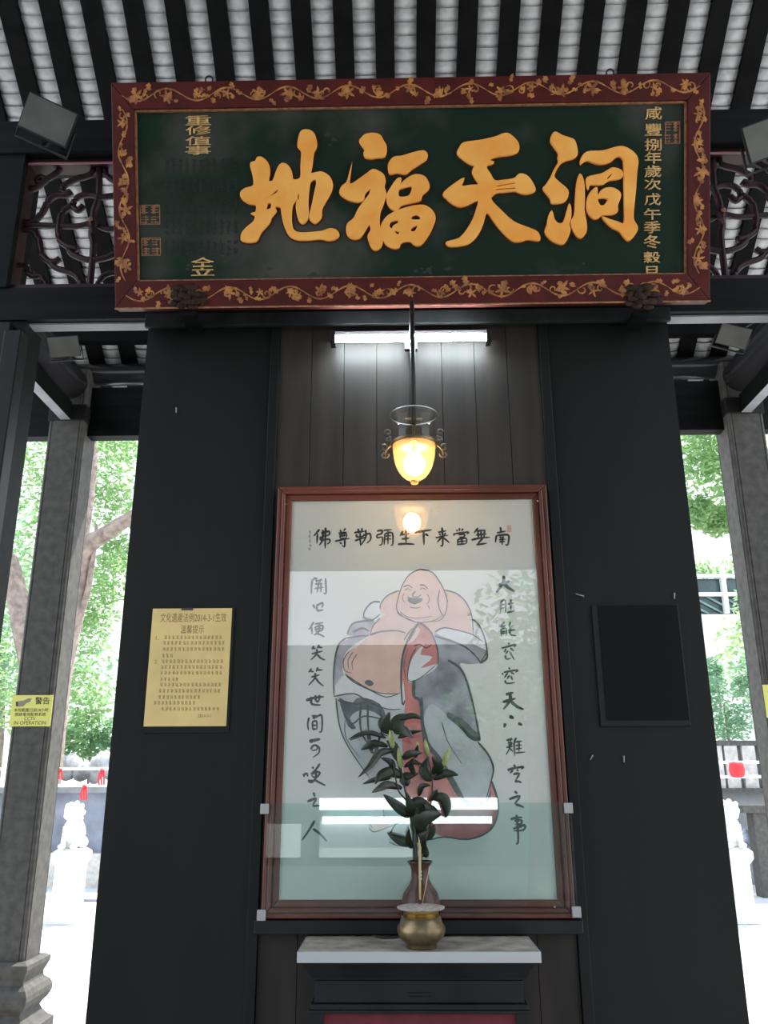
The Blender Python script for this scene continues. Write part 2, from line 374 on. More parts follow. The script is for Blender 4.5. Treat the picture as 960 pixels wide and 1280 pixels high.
for side in (0, 1):
    g = lambda x, y, yy=.03: (lambda q: Vector((q.x if not side else 2*MX-q.x, q.y, q.z)))(onY(x/4.414, 90+y/4.414, yy))
    q0 = g(60, 1215)
    lt = thing('lattice_transom', 'dark red fretwork transom of curling bars %s of the green name board' % ('left' if not side else 'right'), 'lattice',
               (q0.x, .03, zL1), 'fretwork transoms over the doorways')
    for pts, w in LS:
        t = MB().tube(smooth([tuple(g(x, y)) for x, y in pts], 4, False), w/4.414*3.6/1050*1.05, 8); t.build('curled_bar', latm, lt)
    d = MB(); c = g(512, 835, .012); d.lathe((c.x, c.y, c.z), [(.0, -.05), (.028, 0), (0, .05)], 4); d.build('diamond_boss', latm, lt)
    MB().ball((c.x, -.018, c.z), .011, .006, .011).build('rosette', mat('rosette_brown', (.22, .10, .05), .5), lt)
    xi = g(140, 800).x; xe = g(1000, 800).x; sg = 1 if not side else -1
    fr = MB(); 
    for a, b, c_, d_ in ((xi-sg*.06, xi, zL1, zT0), (xi, xe, zT0-.022, zT0), (xi, xe, zL1, zL1+.03)):
        fr.box((min(a, b), -.01, c_), (max(a, b), .07, d_))
    fr.build('lattice_frame', latm, lt, bevel=.003)
    MB().box((min(xi, xe), -.014, zT0-.03), (max(xi, xe), -.008, zT0-.022)).build('lit_edge_strip', mat('lit_pink_edge', (.36, .16, .18), .6), lt)  # lit top edge of the lattice, its light put into a pinkish colour

# ------------------------------------------------------------ roof: rafters and tiles
HR, SL, YC0 = 6.6, .70, 2.8
cs, sn = 1/math.hypot(1, SL), SL/math.hypot(1, SL)
def R(x, s, h=0):      # s = distance down the slope from y=0, h = below the slope plane
    return Vector((x, s*cs-h*sn, HR-s*sn-h*cs))
PITCHX = .2505
s0, s1 = -1.6/cs, (YC0+.45)/cs
ceiling = MB().hexa([R(-3.7, s0, -.10), R(3.7, s0, -.10), R(3.7, s0, -.06), R(-3.7, s0, -.06)], [R(-3.7, s1, -.10), R(3.7, s1, -.10), R(3.7, s1, -.06), R(-3.7, s1, -.06)]).build('ceiling', tilee)
tag(ceiling, kind='structure')
yr = -1.6; zrg = HR+1.6*SL+.08
MB().hexa([(-3.7, yr, zrg), (3.7, yr, zrg), (3.7, yr, zrg+.05), (-3.7, yr, zrg+.05)], [(-3.7, -6.6, zrg-5*SL), (3.7, -6.6, zrg-5*SL), (3.7, -6.6, zrg-5*SL+.05), (-3.7, -6.6, zrg-5*SL+.05)]).build('back_slope', rafterm, ceiling)
# one tile: shallow pan, convex downwards, its upslope end face darker
TL, TW = .0715, .154
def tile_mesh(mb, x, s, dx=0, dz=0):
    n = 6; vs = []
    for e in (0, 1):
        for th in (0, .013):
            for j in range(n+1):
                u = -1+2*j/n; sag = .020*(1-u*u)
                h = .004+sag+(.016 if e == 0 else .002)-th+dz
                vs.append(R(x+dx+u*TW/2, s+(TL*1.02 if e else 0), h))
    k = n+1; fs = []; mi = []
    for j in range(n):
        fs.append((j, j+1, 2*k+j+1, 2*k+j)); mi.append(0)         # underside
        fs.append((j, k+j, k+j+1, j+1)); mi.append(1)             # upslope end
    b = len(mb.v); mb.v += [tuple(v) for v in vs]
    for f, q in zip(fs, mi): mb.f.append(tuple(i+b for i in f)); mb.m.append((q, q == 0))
X0 = onY(507, 0, .8).x
cands = []; rest = MB()
nr = int((s1-s0)/TL)
stripx = [X0+PITCHX*i for i in range(-15, 16) if abs(X0+PITCHX*i) < 3.7]
ci, cj = onY(116, 279).x, 0
for i, x in enumerate(stripx):
    for j in range(nr):
        s = s0+TL*j; px, py = project(R(x, s+TL/2, 0))
        d = (R(x, s)-CAM).length
        vis = -30 < px < 990 and -20 < py < 500 and not (150 < px < 880 and 112 < py < 400) and not (190 < px < 830 and py > 112)
        if vis and py < 345 and 165 < py < 190: vis = False
        if vis and 345 < py < 405: vis = False
        cands.append((0 if vis else 1, d, x, s))
cands.sort()
for k, (nv, d, x, s) in enumerate(cands):
    dx = rnd.uniform(-.003, .003); dz = rnd.uniform(-.002, .002)
    if k < 299:
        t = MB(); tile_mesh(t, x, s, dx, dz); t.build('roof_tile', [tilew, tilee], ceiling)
    else: tile_mesh(rest, x, s, dx, dz)
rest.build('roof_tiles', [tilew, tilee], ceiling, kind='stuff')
for x in [q+PITCHX/2 for q in stripx]:
    a = .058
    MB().hexa([R(x-a, s0, .0), R(x+a, s0, .0), R(x+a, s0, .055), R(x-a, s0, .055)], [R(x-a, s1, .0), R(x+a, s1, .0), R(x+a, s1, .055), R(x-a, s1, .055)]).build('rafter', rafterm, ceiling)

# ------------------------------------------------------------ stone columns, beams beyond the screen
YC = 2.8
zc = onY(80, 526, YC-.13).z
cxl = (onY(62, 540, YC-.13).x+onY(101, 540, YC-.13).x)/2; hw = .132
cxr = 2*MX-cxl
cxr = (onY(918, 560, YC-.13).x+hw)-.02
def column(cx, label):
    c = thing('stone_column', label, 'column', (cx, YC, 0), 'granite columns under the eave')
    r = []; q = hw
    for sx, sy in ((1, -1), (1, 1), (-1, 1), (-1, -1)):
        cor = [(q-.052, q), (q-.044, q-.012), (q-.03, q-.004), (q-.012, q-.012), (q-.004, q-.03), (q-.012, q-.044), (q, q-.052)]
        cc = [(sx*a, sy*b) for a, b in cor]
        if sx*sy > 0: cc = cc
        else: cc = cc[::-1]
        r.append(cc)
    # order the four corners counter-clockwise
    br = [(a, -b) for a, b in [(q-.036, q), (q-.031, q-.006), (q-.02, q-.001), (q-.008, q-.008), (q-.001, q-.02), (q-.006, q-.031), (q, q-.036)]]
    tr = [(a, b) for a, b in [(q, q-.036), (q-.006, q-.031), (q-.001, q-.02), (q-.008, q-.008), (q-.02, q-.001), (q-.031, q-.006), (q-.036, q)]]
    tl = [(-a, b) for a, b in tr[::-1]]; bl = [(-a, -b) for a, b in tr]
    ring = br+tr+tl+bl
    zb = .47
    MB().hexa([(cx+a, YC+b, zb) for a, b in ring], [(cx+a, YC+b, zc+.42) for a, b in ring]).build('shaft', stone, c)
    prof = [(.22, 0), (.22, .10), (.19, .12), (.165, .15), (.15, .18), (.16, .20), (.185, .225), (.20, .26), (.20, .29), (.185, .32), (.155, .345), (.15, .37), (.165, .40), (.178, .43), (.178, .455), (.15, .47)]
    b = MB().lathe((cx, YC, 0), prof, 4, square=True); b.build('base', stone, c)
    MB().box((cx-hw-.006, YC-hw-.006, zc), (cx+hw+.008, YC+hw+.006, zc+.13)).build('strap', strapm, c, bevel=.008)
    return c
column(cxl, 'left granite column with rounded corners and moulded base, carrying a yellow sign')
column(cxr, 'right granite column under the eave at the photo edge, base out of view')
# x-wise eave beam and purlin
zE0 = onY(140, 548, YC).z; zE1 = onY(140, 488, YC).z
eb = MB().box((-4.5, YC-.05, zE0), (4.5, YC+.05, zE1)); tag(rebase(eb.build('eave_beam', lintelm)), 'deep black beam spanning between the two granite columns', 'beam')
zP = (onY(150, 458, YC).z+onY(150, 479, YC).z)/2; rP = abs(onY(150, 455, YC).z-onY(150, 480, YC).z)/2
tag(rebase(MB().tube([(-4.5, YC, zP), (4.5, YC, zP)], rP, 20).build('eave_purlin', logm)), 'round dark eave purlin lying across the tops of the columns', 'beam')
tag(rebase(MB().box((-4.5, YC-.35, zP+.10), (4.5, YC-.28, zP+.24)).build('purlin_board', rafterm)), 'flat black board under the rafters just above the round eave purlin', 'beam')
for cx, nm in ((cxl, 'left'), (cxr, 'right')):
    zf = zc; fw = .036
    tag(rebase(MB().tube([(cx, .2, zf+.30), (cx, YC-hw+.05, zf+.30)], .125, 24).build('round_crossbeam', logm)), 'glossy round dark crossbeam running back to the %s granite column' % nm, 'beam')
    fb = thing('flat_crossbeam', 'flat crossbeam with underside coloured as lit below the round log, %s side' % nm, 'beam', (cx, 1.4, zf))
    MB().box((cx-fw, .2, zf+.004), (cx+fw, YC-hw-.02, zf+.14)).build('beam_body', lintelm, fb)
    MB().box((cx-fw, .2, zf), (cx+fw, YC-hw-.02, zf+.004)).build('lit_soffit', litsoffit, fb)  # underside with the outdoor light put into its colour
# rest purlin behind the tie beam, inside
tag(rebase(MB().tube([(-4, .75, onY(480, 172, .75).z), (4, .75, onY(480, 172, .75).z)], .10, 16).build('ridge_purlin', rafterm)), 'round black purlin behind the name board, above the fretwork transoms', 'beam')

# ------------------------------------------------------------ name board
pb = onY(515, 383, -.15); pt = onY(514, 100, -.43)
SP = Plane((pb.x, pb.y, pb.z), (1, 0, 0), (0, pt.y-pb.y, pt.z-pb.z))
sign = thing('name_board', 'green lacquered board with four gold characters in a red and gold frame, tilted forward', 'sign', (pb.x, pb.y, pb.z))
aL, bB = SP.uv(146, 384); aR, _ = SP.uv(884, 380); _, bT = SP.uv(514, 100); aL = (aL+SP.uv(141, 104)[0])/2; aR = (aR+SP.uv(887, 97)[0])/2
bB = 0
iL, iB = SP.uv(173, 353); iR, iT = SP.uv(857, 128); iL = (iL+SP.uv(169, 134)[0])/2
iR = SP.uv(857, 240)[0]
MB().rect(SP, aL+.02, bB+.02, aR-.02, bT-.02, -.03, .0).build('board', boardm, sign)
for q in ([(aL, bT), (aR, bT), (iR, iT), (iL, iT)], [(aL, bB), (iL, iB), (iR, iB), (aR, bB)], [(aL, bB), (aL, bT), (iL, iT), (iL, iB)], [(aR, bB), (iR, iB), (iR, iT), (aR, bT)]):
    MB().slab(SP, q[::-1], -.035, .022).build('frame_rail', redm, sign, bevel=.004)
for q in ([(iL, iB), (iR, iB), (iR, iB+.006), (iL, iB+.006)], [(iL, iT-.006), (iR, iT-.006), (iR, iT), (iL, iT)], [(iL, iB), (iL+.006, iB), (iL+.006, iT), (iL, iT)], [(iR-.006, iB), (iR, iB), (iR, iT), (iR-.006, iT)]):
    MB().slab(SP, q, 0, .012).build('inner_bead', goldfaint, sign)
# gilt vines on the frame
vine = MB()
def flower(a, b, r, rot):
    n = 5; pts = []
    for i in range(n*4):
        t = 2*math.pi*i/(n*4)+rot; rr = r*(.55+.45*math.cos(n*(t-rot)))*(1+rnd.uniform(-.25, .25))+r*.22
        pts.append((a+rr*math.cos(t), b+rr*math.sin(t)))
    MB().flatpoly(SP, pts, .0238).build('gilt_flower', goldv, sign)
def leafshape(a, b, l, w, t):
    c, s_ = math.cos(t), math.sin(t); pts = [(0, 0), (.25, .5), (.5, .35), (.62, .62), (1, .1), (.7, -.3), (.4, -.2), (.2, -.5)]
    vine.flatpoly(SP, [(a+l*x*c-w*y*s_, b+l*x*s_+w*y*c) for x, y in pts], .0234+rnd.random()*.0002)
def scroll(a0, a1, b0, b1, vert=False):
    """a run of scrolling stems along a rail"""
    L = (b1-b0) if vert else (a1-a0); th = (a1-a0) if vert else (b1-b0); n = max(2, round(L/.115)); st = L/n
    def Q(t, h): return (a0+h, b0+t) if vert else (a0+t, b0+h)
    for i in range(n):
        t0 = i*st; up = i % 2; pts = []
        for k in range(11):
            u = k/10; h = th*(.5+(.26 if up else -.26)*math.sin(math.pi*u)); pts.append(Q(t0+u*st, h))
        ribbonstrip(pts, .0062)
        for k in range(2):                                         # curling tendrils
            u = rnd.uniform(.15, .85); c = Q(t0+u*st, th*(.5+rnd.uniform(-.08, .08))); r = th*rnd.uniform(.15, .24); ph = rnd.uniform(0, 6.3); dr = rnd.choice((-1, 1))
            ribbonstrip([(c[0]+r*(1-q/14)*math.cos(ph+dr*q*.45), c[1]+r*(1-q/14)*math.sin(ph+dr*q*.45)) for q in range(12)], .0058)
        for k in range(4):
            u = rnd.random(); c = Q(t0+u*st, th*rnd.uniform(.2, .8)); leafshape(c[0], c[1], rnd.uniform(.016, .036), rnd.uniform(.014, .028), rnd.uniform(0, 6.3))
        c = Q(t0+st*.5, th*(.5+rnd.uniform(-.12, .12))); flower(c[0], c[1], rnd.uniform(.014, .027), rnd.uniform(0, 6))
def ribbonstrip(pts, w):
    k = len(pts); vs = []
    for i, (x, y) in enumerate(pts):
        x0, y0 = pts[max(i-1, 0)]; x1, y1 = pts[min(i+1, k-1)]; l = math.hypot(x1-x0, y1-y0) or 1
        nx, ny = -(y1-y0)/l, (x1-x0)/l; ww = w*(.35+.65*math.sin(math.pi*(i+.5)/k))*rnd.uniform(.7, 1.1)/1.6
        vs += [SP.at(x-nx*ww, y-ny*ww, .0236), SP.at(x+nx*ww, y+ny*ww, .0236)]
    vine.add(vs, [(2*i, 2*i+2, 2*i+3, 2*i+1) for i in range(k-1)])
scroll(aL+.04, aR-.04, iT+.006, bT-.006); scroll(aL+.04, aR-.04, bB+.006, iB-.006)
scroll(aL+.008, iL-.008, iB, iT, True); scroll(iR+.008, aR-.008, iB, iT, True)
vine.build('gilt_vines', goldv, sign, kind='stuff')
MB().rect(SP, aL, bB-.002, aR, bB+.004, .02, .0245).build('gilt_edge', goldfaint, sign)
# four great characters
CH = {
 'di': ((290, 150), [[(600,105),(660,98),(705,130),(725,200),(720,250),(700,290),(685,400),(675,465),(720,462),(770,455),(830,490),(860,550),(850,620),(800,710),(770,770),(765,840),(720,890),(680,870),(668,830),(690,740),(715,620),(730,535),(705,518),(672,540),(660,600),(652,700),(655,820),(640,870),(605,895),(575,860),(555,760),(560,690),(520,740),(510,830),(515,910),(540,960),(600,975),(700,970),(780,960),(840,940),(890,950),(918,990),(890,1025),(830,1040),(760,1025),(650,1035),(550,1030),(490,990),(450,900),(430,800),(420,755),(370,750),(380,790),(340,840),(320,890),(250,970),(205,1048),(95,1045),(88,985),(130,930),(190,880),(205,830),(175,810),(210,795),(210,735),(150,725),(90,680),(80,630),(120,595),(190,570),(185,480),(165,410),(170,375),(205,365),(225,330),(265,335),(310,380),(325,450),(315,530),(355,530),(385,450),(410,400),(440,382),(480,400),(510,450),(525,520),(590,505),(595,400),(600,280),(570,240),(575,170)],
   [(308,680),(350,635),(398,600),(392,632),(340,662)], [(298,775),(308,722),(342,722),(337,767)], [(567,640),(582,650),(577,702),(560,682)]]),
 'fu': ((415, 150), [[(290,135),(350,125),(410,140),(440,190),(465,240),(450,320),(380,330),(340,338),(290,330),(275,295),(285,270),(260,230),(238,190),(260,160)],
   [(350,435),(400,450),(440,480),(455,530),(445,580),(462,640),(450,690),(430,750),(410,800),(405,900),(430,1000),(425,1080),(385,1120),(345,1105),(310,1010),(335,950),(320,900),(280,960),(230,1022),(165,1020),(130,975),(135,900),(190,850),(230,770),(290,690),(325,640),(330,595),(280,640),(270,690),(220,710),(140,690),(80,650),(70,620),(90,575),(132,540),(160,440),(148,530),(165,560),(230,520),(300,470)],
   [(490,380),(530,330),(600,320),(700,290),(780,275),(812,300),(805,345),(740,390),(680,430),(630,470),(560,460),(500,470),(485,430)],
   [(555,520),(590,510),(580,570),(620,530),(680,490),(730,478),(790,495),(825,550),(825,600),(770,650),(755,695),(690,715),(590,740),(560,780),(520,775),(480,730),(470,660),(500,600)], [(570,605),(600,592),(660,575),(690,585),(665,655),(600,672),(568,660)],
   [(470,840),(530,800),(620,765),(720,742),(800,745),(860,790),(882,850),(860,920),(820,1000),(760,1075),(710,1078),(665,1045),(590,1060),(570,1100),(520,1105),(460,1070),(430,990),(425,910)], [(500,880),(560,865),(570,890),(530,915),(515,945),(488,920)], [(680,835),(720,818),(755,835),(752,865),(678,862)], [(680,930),(735,910),(715,960),(675,965)], [(530,955),(578,965),(572,992),(545,982)]]),
 'tian': ((545, 150), [[(240,205),(380,185),(510,155),(570,130),(620,130),(680,180),(705,230),(695,280),(640,305),(560,315),(490,330),(445,352),(490,370),(470,385),(435,395),(430,425),(460,470),(500,530),(580,525),(665,512),(710,475),(760,480),(805,520),(845,600),(820,630),(760,642),(710,630),(670,615),(580,625),(520,630),(470,665),(480,710),(560,790),(660,880),(780,930),(860,965),(885,1015),(870,1040),(780,1030),(720,1048),(660,1045),(600,1000),(520,910),(435,800),(400,890),(370,960),(320,1030),(250,1075),(130,1090),(90,1070),(100,1050),(200,1020),(270,940),(320,850),(350,760),(360,695),(270,735),(200,750),(140,725),(90,680),(62,645),(100,600),(160,555),(235,510),(215,575),(290,570),(365,560),(330,500),(312,450),(330,400),(300,390),(250,360),(185,300),(200,250)],
   [(518,568),(595,555),(672,543),(672,558),(600,570),(522,584)], [(508,598),(590,592),(672,585),(674,602),(590,608),(512,614)]]),
 'dong': ((670, 150), [[(160,115),(220,145),(280,165),(325,190),(348,290),(320,335),(250,355),(200,385),(160,450),(150,500),(200,550),(265,610),(262,670),(230,710),(160,722),(130,715),(120,680),(60,600),(80,570),(125,500),(150,440),(190,370),(185,330),(190,295),(150,235),(125,195),(130,150)],
   [(130,790),(150,860),(185,895),(230,885),(260,800),(280,730),(293,780),(290,850),(275,900),(285,960),(235,1065),(160,1055),(100,1010),(75,960),(95,900),(105,840)],
   [(370,475),(400,530),(408,650),(405,780),(425,900),(420,970),(380,1015),(345,1000),(310,940),(295,880),(325,820),(335,700),(345,560)],
   [(380,350),(410,300),(460,280),(570,275),(700,240),(770,250),(840,300),(865,360),(855,450),(845,600),(835,700),(825,850),(860,920),(850,970),(790,1040),(750,1010),(710,960),(650,930),(600,885),(565,840),(620,860),(690,880),(750,888),(752,700),(748,400),(740,345),(700,318),(660,340),(620,370),(560,385),(500,378),(440,355),(400,365),(380,385)],
   [(430,510),(470,490),(560,470),(620,435),(660,420),(720,440),(738,480),(710,510),(640,520),(600,535),(560,560),(500,562),(450,565),(440,600),(428,560)], [(598,505),(638,465),(644,480),(610,520)],
   [(515,590),(520,660),(560,610),(620,590),(680,605),(718,650),(690,740),(690,790),(650,815),(560,820),(530,845),(490,852),(440,800),(430,730),(445,660),(480,610)], [(520,680),(610,680),(600,715),(575,742),(540,740)]])}
for k, ((ox, oy), loops) in CH.items():
    lp = [[SP.uv(ox+x/6.857, oy+y/6.857) for x, y in smooth(l, 3)] for l in loops]
    c = curve_mesh('gold_character', lp, SP, .007, .005, .0025, gold, sign)
    om = MB()
    for l in lp:
        n = len(l); b = len(om.v); vs = []
        for i in range(n):
            (x0, y0), (x1, y1) = l[i-1], l[(i+1) % n]; d = math.hypot(x1-x0, y1-y0) or 1; nx, ny = -(y1-y0)/d*.0075, (x1-x0)/d*.0075
            vs += [SP.at(l[i][0]-nx, l[i][1]-ny, .0015), SP.at(l[i][0]+nx, l[i][1]+ny, .0015)]
        fs_ = []
        for i in range(n):
            j = (i+1) % n; fs_.append((2*i, 2*j, 2*j+1, 2*i+1))
        om.add(vs, fs_)
    om.build('dark_outline', rimm, c)
# small inscriptions on the board
cols = '咸豐捌年歲次戊午季冬穀旦'
ys = [134, 155, 174, 190, 207, 224, 242, 261, 277, 294, 315, 333]; hs = [16, 15, 15, 15, 15, 14, 15, 14, 15, 17, 14, 12]
for i, ch in enumerate(cols):
    xo = 806-(i*.2)
    text('gilt_letter', ch, SP, xo, ys[i], xo+21, ys[i]+hs[i], goldt, sign, .001, .010, .003)
MB().rect(SP, *SP.uv(805, 346), *SP.uv(828, 345), .001, .004).build('gilt_underline', goldt, sign)
for ch, y0, y1 in (('重', 145, 157), ('修', 158, 169), ('值', 171, 182), ('事', 183, 194)):
    text('gilt_letter', ch, SP, 232, y0, 264, y1, goldt, sign, .001, .003, .003)
text('gilt_letter', '仝', SP, 239, 322, 268, 334, goldt, sign, .001, .016, .003)
text('gilt_letter', '立', SP, 239, 335, 268, 345, goldt, sign, .001, .016, .003)
def seal(x0, y0, x1, y1, n):
    a0, b0 = SP.uv(x0, y1); a1, b1 = SP.uv(x1, y0); mb = MB(); e = .0035
    mb.rect(SP, a0, b0, a1, b0+e, .0005, .002).rect(SP, a0, b1-e, a1, b1, .0005, .002).rect(SP, a0, b0, a0+e, b1, .0005, .002).rect(SP, a1-e, b0, a1, b1, .0005, .002)
    for i in range(n):
        for j in range(n):
            ca = a0+(a1-a0)*(i+.5)/n; cb = b0+(b1-b0)*(j+.5)/n; w = (a1-a0)/n*.4; h = (b1-b0)/n*.4
            for q in range(3):
                t = cb-h+2*h*(q+.5)/3; mb.rect(SP, ca-w, t-.0016, ca+w*rnd.uniform(.3, 1), t+.0016, .0005, .002)
            mb.rect(SP, ca-.002+rnd.uniform(-w, w)*.6, cb-h, ca+.002, cb+h, .0005, .002)
    mb.build('red_gilt_seal', goldfaint, sign)
seal(175, 256, 200, 281, 2); seal(177, 297, 201, 320, 2); seal(831, 152, 850, 180, 2)
fs = MB()
for bi, (r0, r1) in enumerate(((198, 217), (224, 242), (249, 268), (274, 293), (300, 320))):
    for c in range(11):
        x = 205+c*8.6
        for r in range(3):
            y = r0+(r1-r0)*r/3
            for q in range(5):
                a, b = SP.uv(x+rnd.uniform(0, 3), y+rnd.uniform(.5, 5.5)); 
                if q < 3: fs.rect(SP, a, b-.0016, a+rnd.uniform(.008, .016), b+.0012, .0003, .0012)
                else: fs.rect(SP, a+.004, b-.006, a+.0072, b+.006, .0003, .0012)
fs.build('faded_black_script', inkfaint, sign, kind='stuff')
# black scuffs
sc_ = MB()
for _ in range(46):
    cx_, cy_ = rnd.choice(((290, 325), (300, 318), (330, 345), (600, 270), (540, 340), (700, 335), (400, 350), (410, 175), (250, 330)))
    a, b = SP.uv(cx_+rnd.gauss(0, 12), min(349, cy_+rnd.gauss(0, 6))); r = rnd.uniform(.004, .016)
    if b-r < iB+.008: b = iB+.01+r
    sc_.flatpoly(SP, [(a+r*rnd.uniform(.5, 1.2)*math.cos(t*.785), b+r*.7*rnd.uniform(.5, 1.2)*math.sin(t*.785)) for t in range(8)], .0004+rnd.random()*.0003)
sc_.build('black_scuffs', mat('sooty_scuff', (.018, .022, .02), .5), sign, kind='stuff')
# carved lumps below, hooks above
for x, nm in ((236, 'left'), (800, 'right')):
    a, b = SP.uv(x, 374); t = thing('carved_bracket', 'brown carved rest holding the bottom edge of the name board, %s' % nm, 'bracket', SP.at(a, b, .02), 'carved rests under the name board')
    mb = MB()
    for i in range(15):
        an = i*2.4; r = .03*math.sqrt(i/15)*1.6; p = SP.at(a+r*math.cos(an)*1.35, b+r*math.sin(an), .026+.008*(1-i/15)); mb.ball(p, .017+.006*(i%3), .009, .012+.004*(i%2), 8, 6)
    mb.build('carved_petals', knobm, t); 
    p = SP.at(a, b-.03, 0); MB().box((p.x-.03, p.y-.01, p.z-.04), (p.x+.03, -.03, p.z-.02)).build('support_block', lintelm, t)
for x, y in ((261, 101), (763, 96)):
    a, b = SP.uv(x, y+2); t = MB(); r = .014
    t.tube([SP.at(a+r*math.cos(q*.4-1.2), bT+.016+r*math.sin(q*.4-1.2), -.005) for q in range(16)], .0035, 6); t.tube([SP.at(a, bT-.02, -.005), SP.at(a, bT+.004, -.005)], .004, 6)
    t.build('hanging_ring', ironm, sign)

# ------------------------------------------------------------ fluorescent lamp
yT = -.075
fl = thing('fluorescent_lamp', 'lit fluorescent tube lamp with slim metal batten under the name board', 'lamp', onY(513, 430, yT))
t0 = onY(416, 424, yT); t1 = onY(611, 421, yT); zt = (t0.z+t1.z)/2
MB().box((t0.x-.005, -.06, zt+.018), (t1.x+.005, -.013, zt+.042)).build('batten_housing', steel, fl, bevel=.002)
MB().tube([(t0.x+.01, yT, zt), (t1.x-.01, yT, zt)], .0145, 14).build('tube', tubem, fl)
for x in (t0.x, t1.x): MB().box((x-.010, yT-.014, zt-.017), (x+.010, -.03, zt+.03)).build('end_cap', ironm, fl, bevel=.002)

# ------------------------------------------------------------ hanging gas-style lantern
yH = -.36
rt = onY(514, 378, yH); gt = onY(517, 520, yH); gb = onY(517, 606, yH)
hx = gt.x
lan = thing('hanging_lantern', 'lit glass bell lantern hanging on an iron rod in front of the picture', 'lantern', (hx, yH, gb.z))
MB().tube([(hx, yH, gt.z-.03), (hx, yH, rt.z)], .0085, 10).tube([(hx, yH, rt.z-.004), (hx, -.05, rt.z+.012)], .007, 8).build('rod', ironm, lan)
MB().box((hx-.025, -.05, rt.z-.02), (hx+.025, -.03, rt.z+.04)).build('wall_plate', ironm, lan, bevel=.003)
rr = abs(onY(546, 525, yH).x-onY(489, 525, yH).x)/2
zt_ = gt.z+.002; zm = onY(517, 556, yH).z; zb_ = gb.z
MB().lathe((hx, yH, 0), [(rr*.98, zm-.005), (rr*.9, zm+.03), (rr*.92, zt_-.02), (rr*1.0, zt_-.004), (rr*1.04, zt_)], 36, closed=True).build('glass_cylinder', lampglass, lan)
MB().lathe((hx, yH, 0), [(rr*1.04, zt_-.002), (rr*1.07, zt_), (rr*1.04, zt_+.002), (rr*1.02, zt_), (rr*1.04, zt_-.002)], 36, closed=True).build('glass_rim', steel, lan)
hb = zm-zb_
bp = [(.004, zb_), (.012, zb_+.004), (.014, zb_+.010), (.010, zb_+.014)]+[(rr*.93*math.sqrt(max(0, 1-(1-u)**2.3)), zb_+.012+(hb-.012)*u) for u in (.06, .12, .2, .3, .42, .56, .7, .85, 1)]
MB().lathe((hx, yH, 0), bp, 36, closed=True).build('amber_bowl', lampbowl, lan)
MB().lathe((hx, yH, 0), [(rr*.98, zm-.005), (rr*1.03, zm-.003), (rr*1.03, zm+.006), (rr*.98, zm+.008)], 36, closed=True).build('metal_band', brass, lan)
MB().lathe((hx, yH, 0), [(.012, zm+.012), (.03, zm-.004), (.055, zm-.014), (.056, zm-.016), (.03, zm-.008), (.010, zm+.006)], 24, closed=True).build('reflector', mat('enamel_reflector', (.55, .5, .42), .4), lan)
zbu = onY(517, 580, yH).z
MB().ball((hx, yH, zbu), .036, .036, .041, 18, 12).build('bulb', bulbm, lan)
MB().tube([(hx, yH, zbu+.03), (hx, yH, gt.z-.02)], .004, 8).tube([(hx-.03, yH, gt.z-.012), (hx+.03, yH, gt.z-.012)], .004, 6).build('gas_pipe', brass, lan)
for sx in (-1, 1):
    for (dz, r, ph) in ((.045, .012, 0), (.022, .011, 2), (-.012, .014, 1), (-.035, .014, 3)):
        c = Vector((hx+sx*(rr+.010+(.012 if dz < 0 else 0)), yH, zm+dz))
        MB().tube([c+Vector((sx*r*(1-q/16)*math.cos(ph+q*.5), 0, r*(1-q/16)*math.sin(ph+q*.5))) for q in range(13)], .0034, 6).build('scroll', mat('tarnished_scrollwork', (.16, .13, .10), .4, metal=.5), lan)
    MB().tube(smooth([(hx+sx*rr*.98, yH, zm), (hx+sx*(rr+.016), yH, zm-.018), (hx+sx*(rr+.020), yH, zm-.04)], 4, False), .003, 6).build('scroll_arm', brass, lan)

# ------------------------------------------------------------ framed picture
q0 = onY(523, 1148, -.072); q1 = onY(515, 609, -.040)
PP = Plane((q0.x, q0.y, q0.z), (1, 0, 0), (0, q1.y-q0.y, q1.z-q0.z))
pic = thing('framed_picture', 'tall red-brown framed ink painting of a laughing bare-bellied monk under glass, with calligraphy', 'picture', tuple(q0))
fl_ = (PP.uv(325, 1148)[0]+PP.uv(349, 611)[0])/2; fr_ = (PP.uv(721, 1146)[0]+PP.uv(681, 607)[0])/2; ft = PP.uv(515, 608)[1]; fb_ = 0
pl_ = (PP.uv(349, 1128)[0]+PP.uv(365, 628)[0])/2; pr_ = (PP.uv(697, 1125)[0]+PP.uv(665, 624)[0])/2; ptp = PP.uv(515, 626)[1]; pbt = PP.uv(523, 1127)[1]
def border(L, B, R_, T, w, h0, h1, name, m, parent, bev=.002):
    for q in ([(L, T), (L+w, T-w), (R_-w, T-w), (R_, T)], [(L, B), (R_, B), (R_-w, B+w), (L+w, B+w)], [(L, B), (L+w, B+w), (L+w, T-w), (L, T)], [(R_, B), (R_, T), (R_-w, T-w), (R_-w, B+w)]):
        MB().slab(PP, q, h0, h1).build(name, m, parent, bevel=bev)
wf = ((pl_-fl_)+(fr_-pr_))/2
border(fl_, fb_, fr_, ft, wf*.30, -.03, .010, 'outer_moulding', framem, pic, .004)
border(fl_+wf*.30, fb_+wf*.30, fr_-wf*.30, ft-wf*.30, wf*.28, -.03, .016, 'raised_moulding', framem, pic, .005)
border(fl_+wf*.58, fb_+wf*.58, fr_-wf*.58, ft-wf*.58, wf*.42, -.03, .006, 'inner_moulding', framem, pic, .004)
MB().rect(PP, fl_+.01, fb_+.01, fr_-.01, ft-.01, -.028, -.006).build('backing', black, pic)
MB().rect(PP, fl_+wf*.6, fb_+wf*.6, fr_-wf*.6, ft-wf*.6, -.006, -.004).build('print_paper', paper, pic)
